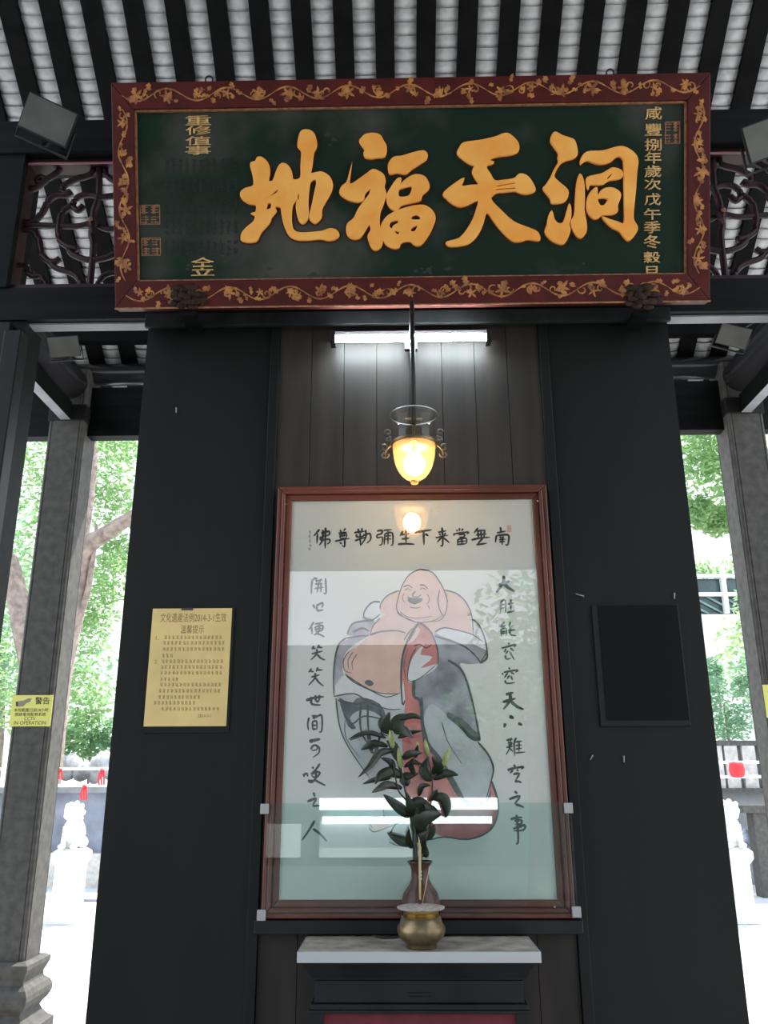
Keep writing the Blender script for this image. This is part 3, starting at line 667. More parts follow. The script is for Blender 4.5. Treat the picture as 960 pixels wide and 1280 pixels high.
for x, y in ((357, 631), (672, 627), (352, 758), (687, 742), (354, 1137), (693, 1134)):
    a, b = PP.uv(x, y); MB().ball(PP.at(a, b, .007), .004, .003, .004, 8, 6).build('screw', alum, pic)
# ink figure, flat print
A = (400, 690, 4.0)
def pc(name, c, v=.12, sc=30): return mat('pigment_'+name, c, .75, var=v, scale=sc)
skin = pc('skin', (.84, .56, .47), .08, 18); skin2 = pc('warm_skin', (.84, .54, .43), .10, 18); pink = pc('red_cloth', (.70, .22, .19), .25, 20)
gry = pc('grey_wash', (.34, .35, .38), .5, 12); lgry = pc('pale_grey_wash', (.56, .60, .60), .15, 14); dgry = pc('dark_wash', (.12, .13, .14), .5, 20)
wht = pc('white_cloth', (.80, .80, .80), .06); mauve = pc('mauve_wash', (.47, .42, .47), .3, 20); red2 = pc('deep_red', (.62, .13, .13), .3, 16)
PM = [skin, skin2, pink, gry, lgry, dgry, wht, mauve, red2, ink]
figs = [
 (6, [(225,290),(262,250),(300,248),(300,300),(262,338),(222,330)]),
 (7, [(100,460),(165,420),(135,412),(160,360),(215,345),(210,322),(270,340),(262,400),(190,450),(130,500),(112,580),(120,640),(85,690),(68,600),(78,520)]),
 (0, [(395,192),(340,215),(305,260),(305,300),(370,310),(410,260)]),
 (0, [(610,188),(680,205),(730,250),(760,320),(764,412),(700,395),(620,382),(560,410),(520,360),(590,300)]),
 (0, [(370,285),(300,330),(262,372),(248,415),(300,405),(420,420),(480,420),(560,410),(620,382),(640,300),(560,260),(430,250)]),
 (6, [(755,330),(800,375),(828,450),(832,500),(800,552),(780,500),(762,420)]),
 (4, [(85,720),(200,725),(330,780),(415,790),(440,740),(440,1000),(400,1090),(330,1130),(235,1110),(150,980),(118,930),(100,850)]),
 (3, [(570,405),(640,430),(720,460),(830,460),(832,530),(790,556),(740,560),(700,560),(735,650),(770,780),(800,940),(700,880),(640,800),(600,900),(560,960),(520,900),(500,740),(470,720),(470,640),(580,570),(592,500)]),
 (4, [(560,760),(640,820),(700,880),(790,950),(840,1010),(868,1080),(855,1150),(830,1245),(740,1250),(680,1160),(600,1020),(530,930),(520,820)]),
 (2, [(495,350),(560,400),(588,500),(582,570),(470,640),(470,720),(495,740),(508,880),(530,960),(600,1030),(680,1160),(730,1250),(830,1250),(858,1145),(888,1240),(884,1330),(840,1400),(740,1437),(620,1425),(560,1390),(500,1280),(430,1210),(415,1050),(410,900),(425,760),(405,620),(412,530),(440,440)]),
 (8, [(600,1270),(730,1290),(880,1260),(880,1330),(838,1398),(740,1434),(620,1422),(590,1380)]),
 (6, [(130,612),(200,658),(290,703),(400,700),(415,640),(425,760),(400,785),(340,785),(250,752),(170,708),(70,722),(80,660)]),
 (1, [(300,402),(240,425),(180,480),(135,545),(125,600),(150,632),(200,660),(290,702),(400,708),(408,620),(414,540),(438,450),(470,400),(420,405)]),
 (0, [(150,490),(120,530),(118,580),(150,608),(180,600),(165,560),(190,520),(180,480)]),
 (0, [(420,440),(440,395),(480,372),(500,390),(470,440),(430,460)]),
 (6, [(440,640),(450,560),(482,500),(520,462),(502,510),(542,518),(560,530),(505,580),(584,558),(570,590),(505,628),(460,650)]),
 (6, [(575,398),(620,378),(700,393),(768,415),(815,450),(832,490),(790,470),(720,445),(640,432)]),
 (0, [(500,85),(450,110),(412,165),(388,240),(385,290),(420,325),(480,350),(560,345),(618,310),(640,260),(622,195),(600,150),(560,105)]),
 (0, [(598,190),(632,205),(636,270),(620,318),(600,300),(590,240)]),
 (4, [(325,1240),(400,1230),(420,1340),(380,1362),(320,1330)]),
 (0, [(250,1345),(300,1325),(350,1350),(330,1380),(270,1402),(245,1380)]),
 (4, [(350,1420),(400,1350),(440,1365),(440,1420),(400,1470),(350,1455)]),
 (5, [(440,232),(470,230),(512,235),(500,252),(470,258),(445,250)]),
 (5, [(222,650),(245,638),(268,655),(255,670),(235,665)]),
 (5, [(700,870),(760,930),(800,945),(800,910),(770,800),(785,900),(720,840),(640,800),(640,830)]),
 (5, [(95,730),(150,760),(200,725),(300,760),(330,840),(270,800),(200,790),(150,830),(180,880),(140,870)]),
 (5, [(230,880),(260,960),(270,1000),(300,900),(290,990),(250,1000)]),
 (9, [(500,740),(515,735),(520,850),(545,950),(600,1020),(660,1120),(735,1248),(820,1250),(855,1190),(835,1262),(725,1262),(640,1140),(590,1040),(525,970),(505,860)]),
]
fg = MB(); 
for i, (mi, pts) in enumerate(figs):
    fg.cur = mi; fg.flatpoly(PP, [PP.uv(A[0]+x/A[2], A[1]+y/A[2]) for x, y in smooth(pts, 3)], -.0037+i*.00003)
fg.cur = 9
OUT = [([(500,85),(450,110),(412,165),(388,240),(385,290),(420,325),(480,350),(560,345),(610,318)], 4), ([(500,85),(560,100),(600,150),(622,195),(640,250)], 5), ([(598,190),(590,240),(600,290),(620,318),(636,270),(632,205)], 4),
 ([(395,192),(340,215),(305,255),(300,285)], 5), ([(622,190),(680,205),(730,250),(760,320),(766,412)], 5), ([(765,335),(800,372),(828,445),(832,500),(800,555)], 6), ([(800,555),(835,530),(834,480)], 9),
 ([(575,400),(620,378),(700,393),(768,415),(815,450)], 5), ([(575,420),(640,440),(720,470),(780,520),(800,550)], 7), ([(250,415),(300,398),(380,392),(430,405)], 6), ([(300,330),(265,370),(250,415)], 4),
 ([(300,250),(262,250),(225,290),(222,328),(262,338),(300,310)], 6), ([(270,340),(215,345),(160,360),(135,412)], 8), ([(165,400),(210,380),(245,395)], 8), ([(130,430),(95,460),(75,530),(68,620),(70,720)], 7), ([(130,430),(200,420),(245,418)], 6),
 ([(145,495),(118,540),(122,590),(160,605)], 3), ([(165,500),(140,540),(145,590)], 3), ([(185,510),(160,550),(165,590)], 3), ([(125,610),(200,660),(290,703),(390,708)], 4), ([(130,615),(170,650),(250,690),(330,725),(400,705)], 5),
 ([(70,722),(170,708),(250,752),(340,785),(410,785)], 5), ([(495,350),(450,420),(415,510),(405,620),(412,760),(425,740)], 8), ([(495,350),(555,400),(588,490),(590,560)], 6), ([(420,440),(445,400),(465,380)], 4), ([(430,460),(460,420),(480,390)], 3),
 ([(470,470),(500,460),(530,480),(560,460)], 5), ([(480,480),(450,540),(440,640),(500,630),(584,560)], 4), ([(470,640),(470,720),(500,745),(515,860),(540,950)], 12), ([(640,540),(700,580),(735,650),(770,780),(800,930)], 9), ([(800,935),(760,930),(700,870),(650,830)], 14),
 ([(790,950),(840,1010),(868,1080),(855,1150),(830,1240)], 7), ([(858,1145),(888,1240),(884,1330),(840,1400),(740,1437),(620,1425),(550,1440)], 8), ([(600,1030),(680,1160),(725,1245)], 9), ([(725,1245),(780,1262),(830,1248)], 14),
 ([(80,730),(90,830),(118,930),(190,1050),(250,1130)], 5), ([(125,840),(130,930),(200,1030)], 3), ([(205,750),(200,850),(215,920),(260,980)], 8), ([(240,760),(240,870),(262,980)], 8), ([(300,790),(310,870),(290,960),(262,985)], 6), ([(340,800),(330,880),(260,990)], 5), ([(90,740),(180,760),(260,740)], 9), ([(120,810),(160,860),(220,820),(330,840)], 7), ([(150,940),(260,905),(340,920)], 6),
 ([(250,1345),(300,1325),(350,1350)], 4), ([(245,1380),(270,1400),(330,1380),(380,1362)], 4), ([(325,1250),(318,1320),(370,1360)], 4), ([(345,1450),(400,1470),(440,1440)], 5), ([(345,1420),(380,1360),(430,1350)], 6), ([(252,1360),(262,1380)], 3),
 ([(418,175),(440,165),(462,180)], 5), ([(500,165),(520,165),(540,185)], 5), ([(422,192),(440,182),(456,192)], 3), ([(500,185),(518,180),(532,192)], 3), ([(478,195),(462,215),(475,225),(495,222),(505,210)], 4), ([(435,225),(470,232),(512,232)], 4), ([(440,240),(470,260),(505,245)], 3),
 ([(420,205),(412,230),(425,255)], 3), ([(535,210),(548,235),(535,262)], 3), ([(450,275),(480,280),(505,272)], 3), ([(400,300),(440,325),(500,330),(560,320)], 3), ([(385,290),(400,315),(470,345)], 4), ([(540,265),(548,285)], 3), ([(620,320),(600,340),(560,350)], 3), ([(430,640),(420,560),(440,480)], 3), ([(455,1000),(500,1080),(560,1140)], 3), ([(610,850),(640,950),(710,1060)], 3)]
for p, w in OUT: brush(fg, PP, p, w*1.3, -.0024, A[0], A[1], A[2])
fg.build('painted_monk', PM, pic)
# brush-written characters
H1, H2, L1, L2, R1, R2 = (370, 640, 6.4), (510, 640, 6.4), (360, 700, 6.7375), (360, 880, 6.7375), (600, 700, 6.7375), (600, 880, 6.7375)
G = [
 (H1, 13, '188,135 162,168 140,190|172,172 166,250|200,168 262,152 262,182 206,192|200,192 199,222 262,215 270,238 248,256|236,122 234,200 232,290|213,140 212,220 185,265'),
 (H1, 11, '350,142 364,158|396,128 380,150|338,166 408,157|350,172 352,210|350,174 402,170 400,208|370,172 360,198|386,172 390,195|355,190 398,188|352,210 400,207|310,232 370,220 430,208|390,218 388,276 368,264|350,240 366,256'),
 (H1, 12, '465,165 505,155 550,152|497,130 500,172|528,125 525,165|485,175 488,198 540,190 540,172|470,228 515,212 560,200|512,160 515,270|545,185 590,170 597,215 565,250|556,140 558,200 515,268'),
 (H1, 12, '648,150 688,145 682,172 652,180 650,204 690,200 687,255 662,262|700,145 768,138|736,150 735,258|712,170 705,262|712,172 770,165 774,255 758,264|722,184 730,196|748,182 757,195|722,210 730,222|748,208 757,220'),
 (H1, 14, '858,148 832,190|840,180 910,168|880,133 880,250|845,214 908,206|815,256 880,252 948,256'),
 (H2, 15, '52,162 120,150 190,140|125,155 128,262|138,172 165,190'),
 (H2, 12, '240,160 310,148|272,120 278,200 276,268 258,262|250,168 262,186|302,164 288,185|220,205 325,182|270,200 232,242|280,200 334,246'),
 (H2, 12, '412,126 412,152|388,140 398,154|442,130 428,150|372,168 366,190|374,172 484,158 470,176|405,180 450,176 448,196 408,200|400,215 398,268|400,217 466,208 466,252|432,212 432,252|402,236 462,230|402,258 465,252'),
 (H2, 13, '560,125 528,168|550,150 622,142|545,182 628,174|508,222 580,205 658,200|560,150 565,212|585,150 588,210|614,145 608,205|600,205 555,256|548,260 632,248'),
 (H2, 13, '712,165 785,150|740,118 746,165|708,185 700,242|708,187 800,180 806,225 798,262 778,256|735,195 745,208|767,192 757,208|728,220 782,215|732,238 778,232|755,195 755,262'),
 (L1, 12, '204,160 197,220 196,285|208,162 226,158|315,150 320,240 318,282 298,276|215,150 248,152|235,150 242,190|278,155 265,190|245,172 288,168|228,202 292,195|258,185 245,272|278,190 276,270|224,238 298,228'),
 (L1, 14, '210,372 224,408|236,385 292,358 284,402|240,388 246,428|244,428 298,418'),
 (L1, 13, '215,520 195,555 172,585|198,560 202,622|225,538 298,525|228,560 236,602|230,562 290,550 286,590 236,602|236,582 286,574|262,530 258,602 218,632|232,612 268,626 308,648'),
 (L1, 13, '218,722 200,752|205,740 232,745|262,712 245,745|255,732 290,738|198,790 292,765|240,748 240,790 190,842|245,792 275,825 312,842'),
 (L1, 13, '198,912 172,945|185,935 218,940|252,902 235,940|245,925 292,925|195,985 268,965|226,950 228,990 172,1055|230,990 260,1030 300,1062'),
 (L1, 17, '150,1182 220,1160 302,1150|195,1150 200,1212 275,1220|230,1138 233,1192|264,1135 262,1182|235,1192 265,1186'),
 (L2, 13, '178,112 165,165 172,222|200,100 242,102 238,116|205,118 236,116|250,102 284,98 284,222 260,234|205,148 207,215|205,148 240,145 242,215|207,180 238,178|205,212 242,210'),
 (L2, 22, '178,315 222,305 270,294'), (L2, 12, '190,382 212,350 245,350 240,385 195,390|230,345 262,368 258,412 208,450'),
 (L2, 14, '130,585 136,616|135,592 160,586 164,612|203,528 216,546|268,502 235,550 190,590|195,592 235,572 268,580 235,622 195,600|235,548 228,640 170,645 200,662 240,622|215,632 265,662 316,686'),
 (L2, 16, '213,745 226,782|162,822 236,796 205,852|205,858 268,856'), (L2, 15, '224,982 175,1065 116,1148|210,1052 270,1095 326,1158'),
 (R1, 21, '160,212 205,195 248,172|200,130 195,190 138,270|205,200 245,235 294,264'),
 (R1, 13, '182,342 170,448|180,345 216,336 216,442|180,375 212,372|180,405 212,400|235,372 288,358|260,328 262,432|228,442 292,426'),
 (R1, 13, '207,522 170,560 218,550|180,580 180,638|182,582 220,575 222,638|182,600 218,598|182,616 218,614|256,518 250,560 275,555|245,572 288,545|240,592 300,586|255,562 256,625 308,636'),
 (R1, 12, '240,693 248,712|182,735 200,746|190,740 302,710 285,732|222,745 204,776|255,740 288,766|240,762 215,790|215,800 222,832 262,826|250,770 292,842'),
 (R1, 12, '245,903 252,922|188,950 196,968|200,945 318,925 300,946|235,950 205,992|260,945 292,960|250,970 228,1002|212,1012 226,1038 294,1032|262,975 275,1012'),
 (R1, 20, '218,1132 282,1115|193,1196 300,1165|256,1130 252,1185 198,1256|262,1190 310,1232 368,1258'),
 (R2, 24, '248,102 286,120'), (R2, 20, '214,162 205,198|322,162 358,176'),
 (R2, 11, '222,306 278,295|240,288 240,320|263,283 258,318|235,330 266,325 262,346 235,348|222,366 278,355|250,320 250,372 220,428|255,375 278,402|308,282 288,332 294,438|300,320 356,312|300,350 352,345|300,380 354,372|298,412 382,404|330,310 330,402'),
 (R2, 15, '284,512 302,530|236,562 262,546 368,528 348,548|280,555 254,582|310,550 326,566|282,592 332,585 302,640|293,652 325,652 352,662'),
 (R2, 16, '294,733 316,756|246,802 338,776 290,842|300,845 335,855 372,872'),
 (R2, 15, '258,972 305,958 358,955|308,932 320,1050 322,1165 302,1176|290,985 350,980 346,1010 295,1015|280,1052 378,1020 365,1062 285,1068|300,1040 352,1036'),
]
for (ox, oy, s), w, st in G:
    mb = MB()
    for k, q in enumerate(st.split('|')):
        brush(mb, PP, [tuple(float(t) for t in p.split(',')) for p in q.split()], w*1.4, -.0034+k*.00004, ox, oy, s)
    mb.build('ink_character', ink, pic)
mb = MB()
for k, (x, y) in enumerate(((112, 160), (110, 195), (112, 232), (115, 265), (108, 296))): 
    for q in range(4): brush(mb, PP, [(x-8+rnd.uniform(-3, 3), y-10+q*6), (x+8+rnd.uniform(-3, 3), y-12+q*6+rnd.uniform(-4, 4))], 3.5, -.0034+q*.00003, *H1)
mb.build('small_signature', ink, pic)
a0, b0 = PP.uv(634, 665); a1, b1 = PP.uv(639, 656)
MB().rect(PP, a0, b0, a1, b1, -.004, -.0038).build('pink_seal', mat('faded_pink_seal', (.75, .45, .42), .8), pic)
# glass
MB().rect(PP, fl_+wf*.7, fb_+wf*.7, fr_-wf*.7, ft-wf*.7, .000, .0015).build('glass_pane', glass, pic)
# acrylic guard over the lower part, held by clips
gl_, gb2 = PP.uv(332, 1145); gr_, gt2 = PP.uv(712, 1003); gl_ = PP.uv(337, 1010)[0]-.004; gb2 = .012
gd = thing('acrylic_guard', 'clear greenish acrylic sheet covering the lower quarter of the framed picture', 'guard', PP.at(0, gb2, .03))
MB().rect(PP, gl_, gb2, gr_, gt2, .019, .021).build('sheet', acryl, gd)
for x, y in ((332, 1011), (709, 1010), (328, 1143), (719, 1139)):
    a, b = PP.uv(x, y); a += .0 ; MB().rect(PP, a-.014, b-.016, a+.014, b+.016, .014, .026).build('clip', mat('dull_clip', (.36, .36, .36), .5), gd, bevel=.002)
# ledge under the picture
lg = onY(523, 1150, -.12)
tag(rebase(MB().box((fl_+q0.x-.02, -.088, q0.z-.045), (fr_+q0.x+.02, -.0125, q0.z-.003)).build('picture_ledge', altarb, bevel=.004)), 'narrow black wooden ledge carrying the framed picture', 'shelf')

# ------------------------------------------------------------ notices on the screen wall
NP = Plane((onY(240, 835).x, -.001, onY(240, 835).z), (1, 0, 0), (0, 0, 1))
nt = thing('yellow_notice', 'yellow printed paper notice on a dark backing, left of the picture', 'notice', NP.at(0, -.25))
a0 = (NP.uv(180, 908)[0]+NP.uv(192, 761)[0])/2; a1 = (NP.uv(283, 907)[0]+NP.uv(291, 760)[0])/2; b0 = NP.uv(235, 908)[1]; b1 = NP.uv(240, 761)[1]
MB().rect(NP, a0+.004, b0-.022, a1+.010, b1+.004, 0, .006).build('backing', black, nt)
MB().rect(NP, a0, b0, a1, b1, .006, .0075).build('sheet', yellowp, nt)
def NT(s, x0, y0, x1, y1, m=noticeink, b=.0): text('print_line', s, NP, 170+x0/7.385, 750+y0/7.385, 170+x1/7.385, 750+y1/7.385, m, nt, .008, b)
NT('文化遺產法例2014-3-1生效', 235, 125, 840, 210); NT('溫馨提示', 420, 235, 635, 312)
ln = MB()
for (x0, y, x1) in ((265, 350, 790), (255, 400, 815), (250, 457, 815), (245, 518, 330), (240, 570, 805), (232, 622, 795), (230, 676, 795), (225, 735, 375), (225, 785, 770), (215, 842, 790), (210, 900, 575), (165, 952, 560), (240, 1008, 780)):
    x = x0
    while x < x1:
        for q in range(4):
            a, b = NP.uv(170+(x+rnd.uniform(0, 8))/7.385, 750+(y-14+q*9)/7.385); ln.rect(NP, a, b, a+rnd.uniform(.005, .009), b+.0013, .0076, .008)
        a, b = NP.uv(170+(x+rnd.uniform(8, 22))/7.385, 750+(y+14)/7.385); ln.rect(NP, a, b, a+.0013, b+.010, .0076, .008)
        x += 36
ln.build('fine_print', noticeink, nt, kind='stuff')
NT('2014-3-1', 580, 1055, 695, 1085); NT('1.', 190, 335, 215, 370); NT('2.', 180, 555, 205, 590)
a, b = NP.uv(235, 762); MB().rect(NP, a-.022, b-.004, a+.02, b+.004, .007, .010).build('tape', mat('dark_tape', (.05, .05, .045), .6), nt)
# dark sunk board at the right
xs0 = (onY(737, 757).x+onY(752, 908).x)/2; xs1 = (onY(847, 757).x+onY(862, 905).x)/2; zs0 = onY(800, 908).z; zs1 = onY(800, 756).z
db = thing('black_panel', 'plain black board fixed to the black wall right of the picture', 'board', (xs0, 0, zs0))
MB().box((xs0, -.010, zs0), (xs1, -.0005, zs1)).build('edge', mat('dull_black_edge', (.013, .014, .014), .4, spec=.25), db, bevel=.002)
MB().box((xs0+.022, -.013, zs0+.02), (xs1-.006, -.010, zs1-.004)).build('face', mat('matt_black_face', (.006, .007, .007), .5, spec=.1), db)
for x, y, dx, dy in ((729, 746, -10, -3), (740, 944, -3, 6), (779, 945, 0, 8), (221, 511, 0, 6), (842, 742, 0, 7)):
    p = onY(x, y); q = onY(x+dx, y+dy); t = MB().tube([(p.x, -.001, p.z), (p.x, -.012, p.z), (q.x, -.010, q.z)], .0022, 6)
    nm = {729: 'bent wire hook right of the picture near the top of the black board', 740: 'small hook below the lower left corner of the black board', 779: 'nail below the middle of the black board', 221: 'nail high on the left part of the black wall', 842: 'thin nail above the right corner of the black board'}[x]
    tag(rebase(t.build('wall_hook', mat('chipped_pale_metal', (.35, .35, .34), .5))), nm, 'hook')

# ------------------------------------------------------------ altar table
zA = 1.069; tb = onY(520, 1165, -.02); al, ar_ = onY(372, 1190, -.34).x, onY(675, 1190, -.34).x
alx, arx = onY(384, 1165, -.02).x, onY(655, 1165, -.02).x
zA = onY(520, 1166, -.02).z
yF = -.34; yF = CAM.y+(ray(523, 1190).y/ray(523, 1190).z)*(zA-CAM.z)
al, ar_ = onZ(371.5, 1190, zA).x, onZ(676, 1190, zA).x
alt = thing('altar_table', 'narrow black altar table with dusty slab top, bright metal edge and crimson front', 'table', ((al+ar_)/2, (yF-.02)/2, 0))
MB().box((al+.004, yF+.003, zA-.02), (ar_-.004, -.016, zA)).build('slab_top', marble, alt)
MB().box((al, yF-.003, zA-.028), (ar_, yF+.002, zA+.001)).build('metal_edge', alum, alt, bevel=.001)
for x in (al, ar_-.004): MB().box((x, yF+.002, zA-.028), (x+.004, -.016, zA+.0005)).build('side_edge', alum, alt)
def zz(py, y): return onY(523, py, y).z
z1 = zz(1204, yF+.01); z2 = zz(1225, yF+.04); z3 = zz(1254, yF+.045); z4 = zz(1267, yF+.03)
mb = MB(); prof = [(0, zA-.028), (0.008, z1), (.010, z1-.006), (.02, z1-.02), (.034, z2+.006), (.036, z2)]
for (d0, za), (d1, zb2) in zip(prof[:-1], prof[1:]):
    mb.hexa([(al+d1+.006, yF+d1+.004, zb2), (ar_-d1-.006, yF+d1+.004, zb2), (ar_-d1-.006, -.02, zb2), (al+d1+.006, -.02, zb2)], [(al+d0+.006, yF+d0+.004, za), (ar_-d0-.006, yF+d0+.004, za), (ar_-d0-.006, -.02, za), (al+d0+.006, -.02, za)])
mb.build('cornice', altarb, alt)
MB().box((al+.046, yF+.048, z3), (ar_-.046, -.02, z2)).build('carcass', altarb, alt)
d = MB().box((al+.05, yF+.040, z3+.002), (ar_-.05, yF+.048, z2-.002)).build('drawer', altarb, alt, bevel=.001)
p0 = onY(510, 1243, yF+.04); p1 = onY(538, 1243, yF+.04)
mb = MB(); mb.tube([(p0.x, yF+.040, p0.z), (p1.x, yF+.040, p0.z)], .006, 10); mb.build('slot_handle', mat('pitch_black_slot', (.003, .003, .003), .8), d)
MB().box((al+.038, yF+.030, z4+.008), (ar_-.038, -.02, z3)).box((al+.034, yF+.026, z4), (ar_-.034, -.02, z4+.008)).build('waist_moulding', altarb, alt, bevel=.002)
MB().box((al+.05, yF+.045, .12), (ar_-.05, -.02, z4)).build('front_cloth', crimson, alt)
for x in (al+.04, ar_-.075): MB().box((x, yF+.035, 0), (x+.035, yF+.07, z4)).build('leg', altarb, alt)
for x in (al+.04, ar_-.075): MB().box((x, -.055, 0), (x+.035, -.02, z4)).build('leg', altarb, alt)

# burner
bc = onZ(526.5, 1179, zA); bx, by = bc.x, bc.y+.02
by = -.262; bx = onY(526.5, 1160, by).x
bu = thing('incense_burner', 'round brass incense burner heaped with pale ash, in front of the vase', 'incense burner', (bx, by, zA))
sB = .0715; zR = onY(526, 1134, by).z-zA
MB().lathe((bx, by, zA), [(sB*.62, 0), (sB*.66, .004), (sB*.62, .010), (sB*.70, .016), (sB*.90, .028), (sB*1.0, .044), (sB*.99, .056), (sB*.88, .068), (sB*.80, zR-.022)], 36).build('bowl', brass, bu)
MB().lathe((bx, by, zA), [(sB*.79, zR-.023), (sB*.80, zR-.006), (sB*.86, zR-.003)], 36).build('neck', brassb, bu)
MB().lathe((bx, by, zA), [(sB*.84, zR-.006), (sB*.98, zR-.003), (sB*1.0, zR+.001), (sB*.9, zR+.003), (sB*.4, zR+.007), (0, zR+.009)], 36).build('ash_heap', ash, bu)
gst = thing('incense_sticks', 'thin bundle of burnt-down incense sticks standing in the brass burner', 'incense', (bx, by, zA+zR))
for i in range(4):
    top = onY(523.5+i*.8, 1046+i*4, by); MB().tube([(bx-.004+i*.001, by, zA+zR+.002), (top.x, by-.002*i, top.z)], .0014, 6).build('stick', mat('incense_stick', (.55, .45, .22), .8), gst)
MB().tube([(bx-.003, by, zA+zR+.001), (bx-.003, by, zA+zR+.02)], .004, 8).build('stub', mat('burnt_stub', (.06, .02, .02), .8), gst)
e0 = onY(537, 1083, by); e1 = onY(530, 1103, by)
MB().tube([tuple(e0), (bx+.004, by+.012, zA+zR+.004)], .0012, 6).build('slanted_stick', MATS['incense_stick'], gst)
# vase
vy = -.156; vx = onY(525.5, 1110, vy).x; zV = onY(525, 1077, vy).z
hV = zV-zA; vr = .0605
va = thing('vase', 'brown glazed bottle vase with flared lip, dusty shoulder, behind the burner', 'vase', (vx, vy, zA))
MB().lathe((vx, vy, zA), [(vr*.62, 0), (vr*.66, .005), (vr*.82, .03), (vr*1.0, hV*.34), (vr*1.0, hV*.46), (vr*.88, hV*.6), (vr*.6, hV*.70), (vr*.46, hV*.78), (vr*.45, hV*.88), (vr*.52, hV*.95), (vr*.62, hV*.985), (vr*.64, hV), (vr*.56, hV), (vr*.42, hV*.9)], 40, closed=True).build('body', vasem, va)
MB().lathe((vx, vy, zA), [(vr*.60, hV*.985), (vr*.66, hV*.99), (vr*.66, hV*1.01), (vr*.58, hV*1.01)], 40, closed=True).build('lip', mat('dark_glaze', (.03, .015, .012), .2), va)
mb = MB()
for k in range(3): p = onY(526, 1088+k*4.6, vy); mb.ball((p.x, vy-vr*.47-.001, p.z), .0022, .0012, .0032, 8, 6)
mb.build('white_marks', whitep, va)
# lilies
LY = (430, 880, 5.647)
li = thing('lily_stems', 'cut lilies with drooping dark leaves and closed pale buds in the brown vase', 'flowers', (vx, vy, zV))
def LP(x, y, dy=0.): return onY(LY[0]+x/LY[2], LY[1]+y/LY[2], vy+dy)
for k, st in enumerate(([(495,1130),(480,850),(410,520),(345,310),(322,190)], [(520,1130),(560,900),(612,700),(622,520),(588,370)], [(505,1130),(478,850),(430,600),(402,450)], [(622,520),(680,470),(703,440)], [(515,1130),(500,900),(450,700),(380,600),(350,400)], [(540,1130),(565,1000),(600,880),(640,740)])):
    MB().tube(smooth([tuple(LP(x, y, -.004*k)) for x, y in st], 5, False), .0035, 8, .0022).build('stem', leafd, li)
LV = [([(295,240),(200,205),(115,210),(30,250)],30),([(310,300),(220,275),(160,300),(118,325)],42),([(345,330),(255,345),(190,430),(100,518)],46),([(410,515),(340,480),(260,500),(218,568)],62),([(330,520),(230,530),(130,565)],34),([(410,595),(310,570),(250,595),(196,625)],48),([(465,795),(380,725),(278,638)],62),([(490,985),(400,965),(303,908)],58),([(590,1080),(552,1010),(575,945)],56),
 ([(320,210),(290,140),(325,58)],62),([(345,190),(385,120),(440,70)],80),([(350,200),(410,180),(488,240)],60),([(380,240),(460,205),(555,188)],30),([(385,110),(480,82),(560,108)],36),([(415,390),(470,350),(555,345)],46),([(425,445),(490,410),(560,430)],30),([(460,570),(425,520),(525,490)],62),([(500,380),(510,340),(520,290)],30),
 ([(630,530),(720,488),(808,502)],50),([(620,540),(565,470),(600,370)],64),([(630,500),(665,440),(620,370)],62),([(530,650),(550,580),(615,575)],34),([(615,655),(700,665),(725,740),(715,805)],64),([(490,905),(560,810),(690,775)],95),([(500,940),(600,920),(640,850)],64),([(460,730),(530,690),(610,720)],64),([(510,810),(475,740),(440,620)],56),([(600,685),(640,640),(658,602)],36),([(520,980),(560,900),(580,820)],70),([(480,860),(540,760),(560,700)],56),([(350,470),(330,410),(260,380)],40),([(380,400),(350,300),(300,260)],56),([(500,500),(470,430),(490,380)],34),([(540,760),(600,740),(680,780)],60),
 ([(270,190),(255,130),(270,90)],30), ([(480,1020),(455,960),(460,880)],40)]
for k, (st, w) in enumerate(LV):
    dy = -.02+.06*math.sin(k*2.1)-.02; c = smooth(st, 4, False); n = len(c); vs = []
    for i, (x, y) in enumerate(c):
        t = i/(n-1); x0, y0 = c[max(i-1, 0)][:2]; x1, y1 = c[min(i+1, n-1)][:2]; l = math.hypot(x1-x0, y1-y0) or 1
        nx, ny = -(y1-y0)/l, (x1-x0)/l; ww = w*.62*math.sin(math.pi*min(1, (t*.93+.05))**.8); yy = dy*t
        vs += [LP(x-nx*ww, y-ny*ww, yy+.006), LP(x, y, yy-.004), LP(x+nx*ww, y+ny*ww, yy+.006)]
    mb = MB(); mb.add(vs, [f for i in range(n-1) for f in ((3*i, 3*i+1, 3*i+4, 3*i+3), (3*i+1, 3*i+2, 3*i+5, 3*i+4))], True); mb.build('leaf', leafd, li)
for a, b, w in (((345,312),(322,180),40), ((404,452),(382,308),42), ((592,372),(570,245),36), ((700,442),(748,308),40), ((520,300),(515,265),20)):
    c = [LP(a[0]+(b[0]-a[0])*t, a[1]+(b[1]-a[1])*t, -.012) for t in (0, .15, .35, .6, .85, 1)]; s = w*.5/LY[2]*2.75/1050
    MB().tube(c, [s*.35, s*.9, s, s*.85, s*.5, s*.12], 8).build('bud', budm, li, )
# dead leaf on the slab
mb = MB(); c = [onZ(x, y, zA) for x, y in ((465, 1171), (478, 1173.5), (490, 1173), (500, 1172))]
vs = [];
for i, p in enumerate(c): w = (.002, .009, .011, .003)[i]; vs += [(p.x, p.y-w, zA+.002), (p.x, p.y+w, zA+.005)]
mb.add(vs, [(0, 2, 3, 1), (2, 4, 5, 3), (4, 6, 7, 5)]); tag(rebase(mb.build('fallen_leaf', mat('withered_leaf', (.03, .025, .018), .7))), 'withered dark leaf lying on the altar slab left of the burner', 'leaf')

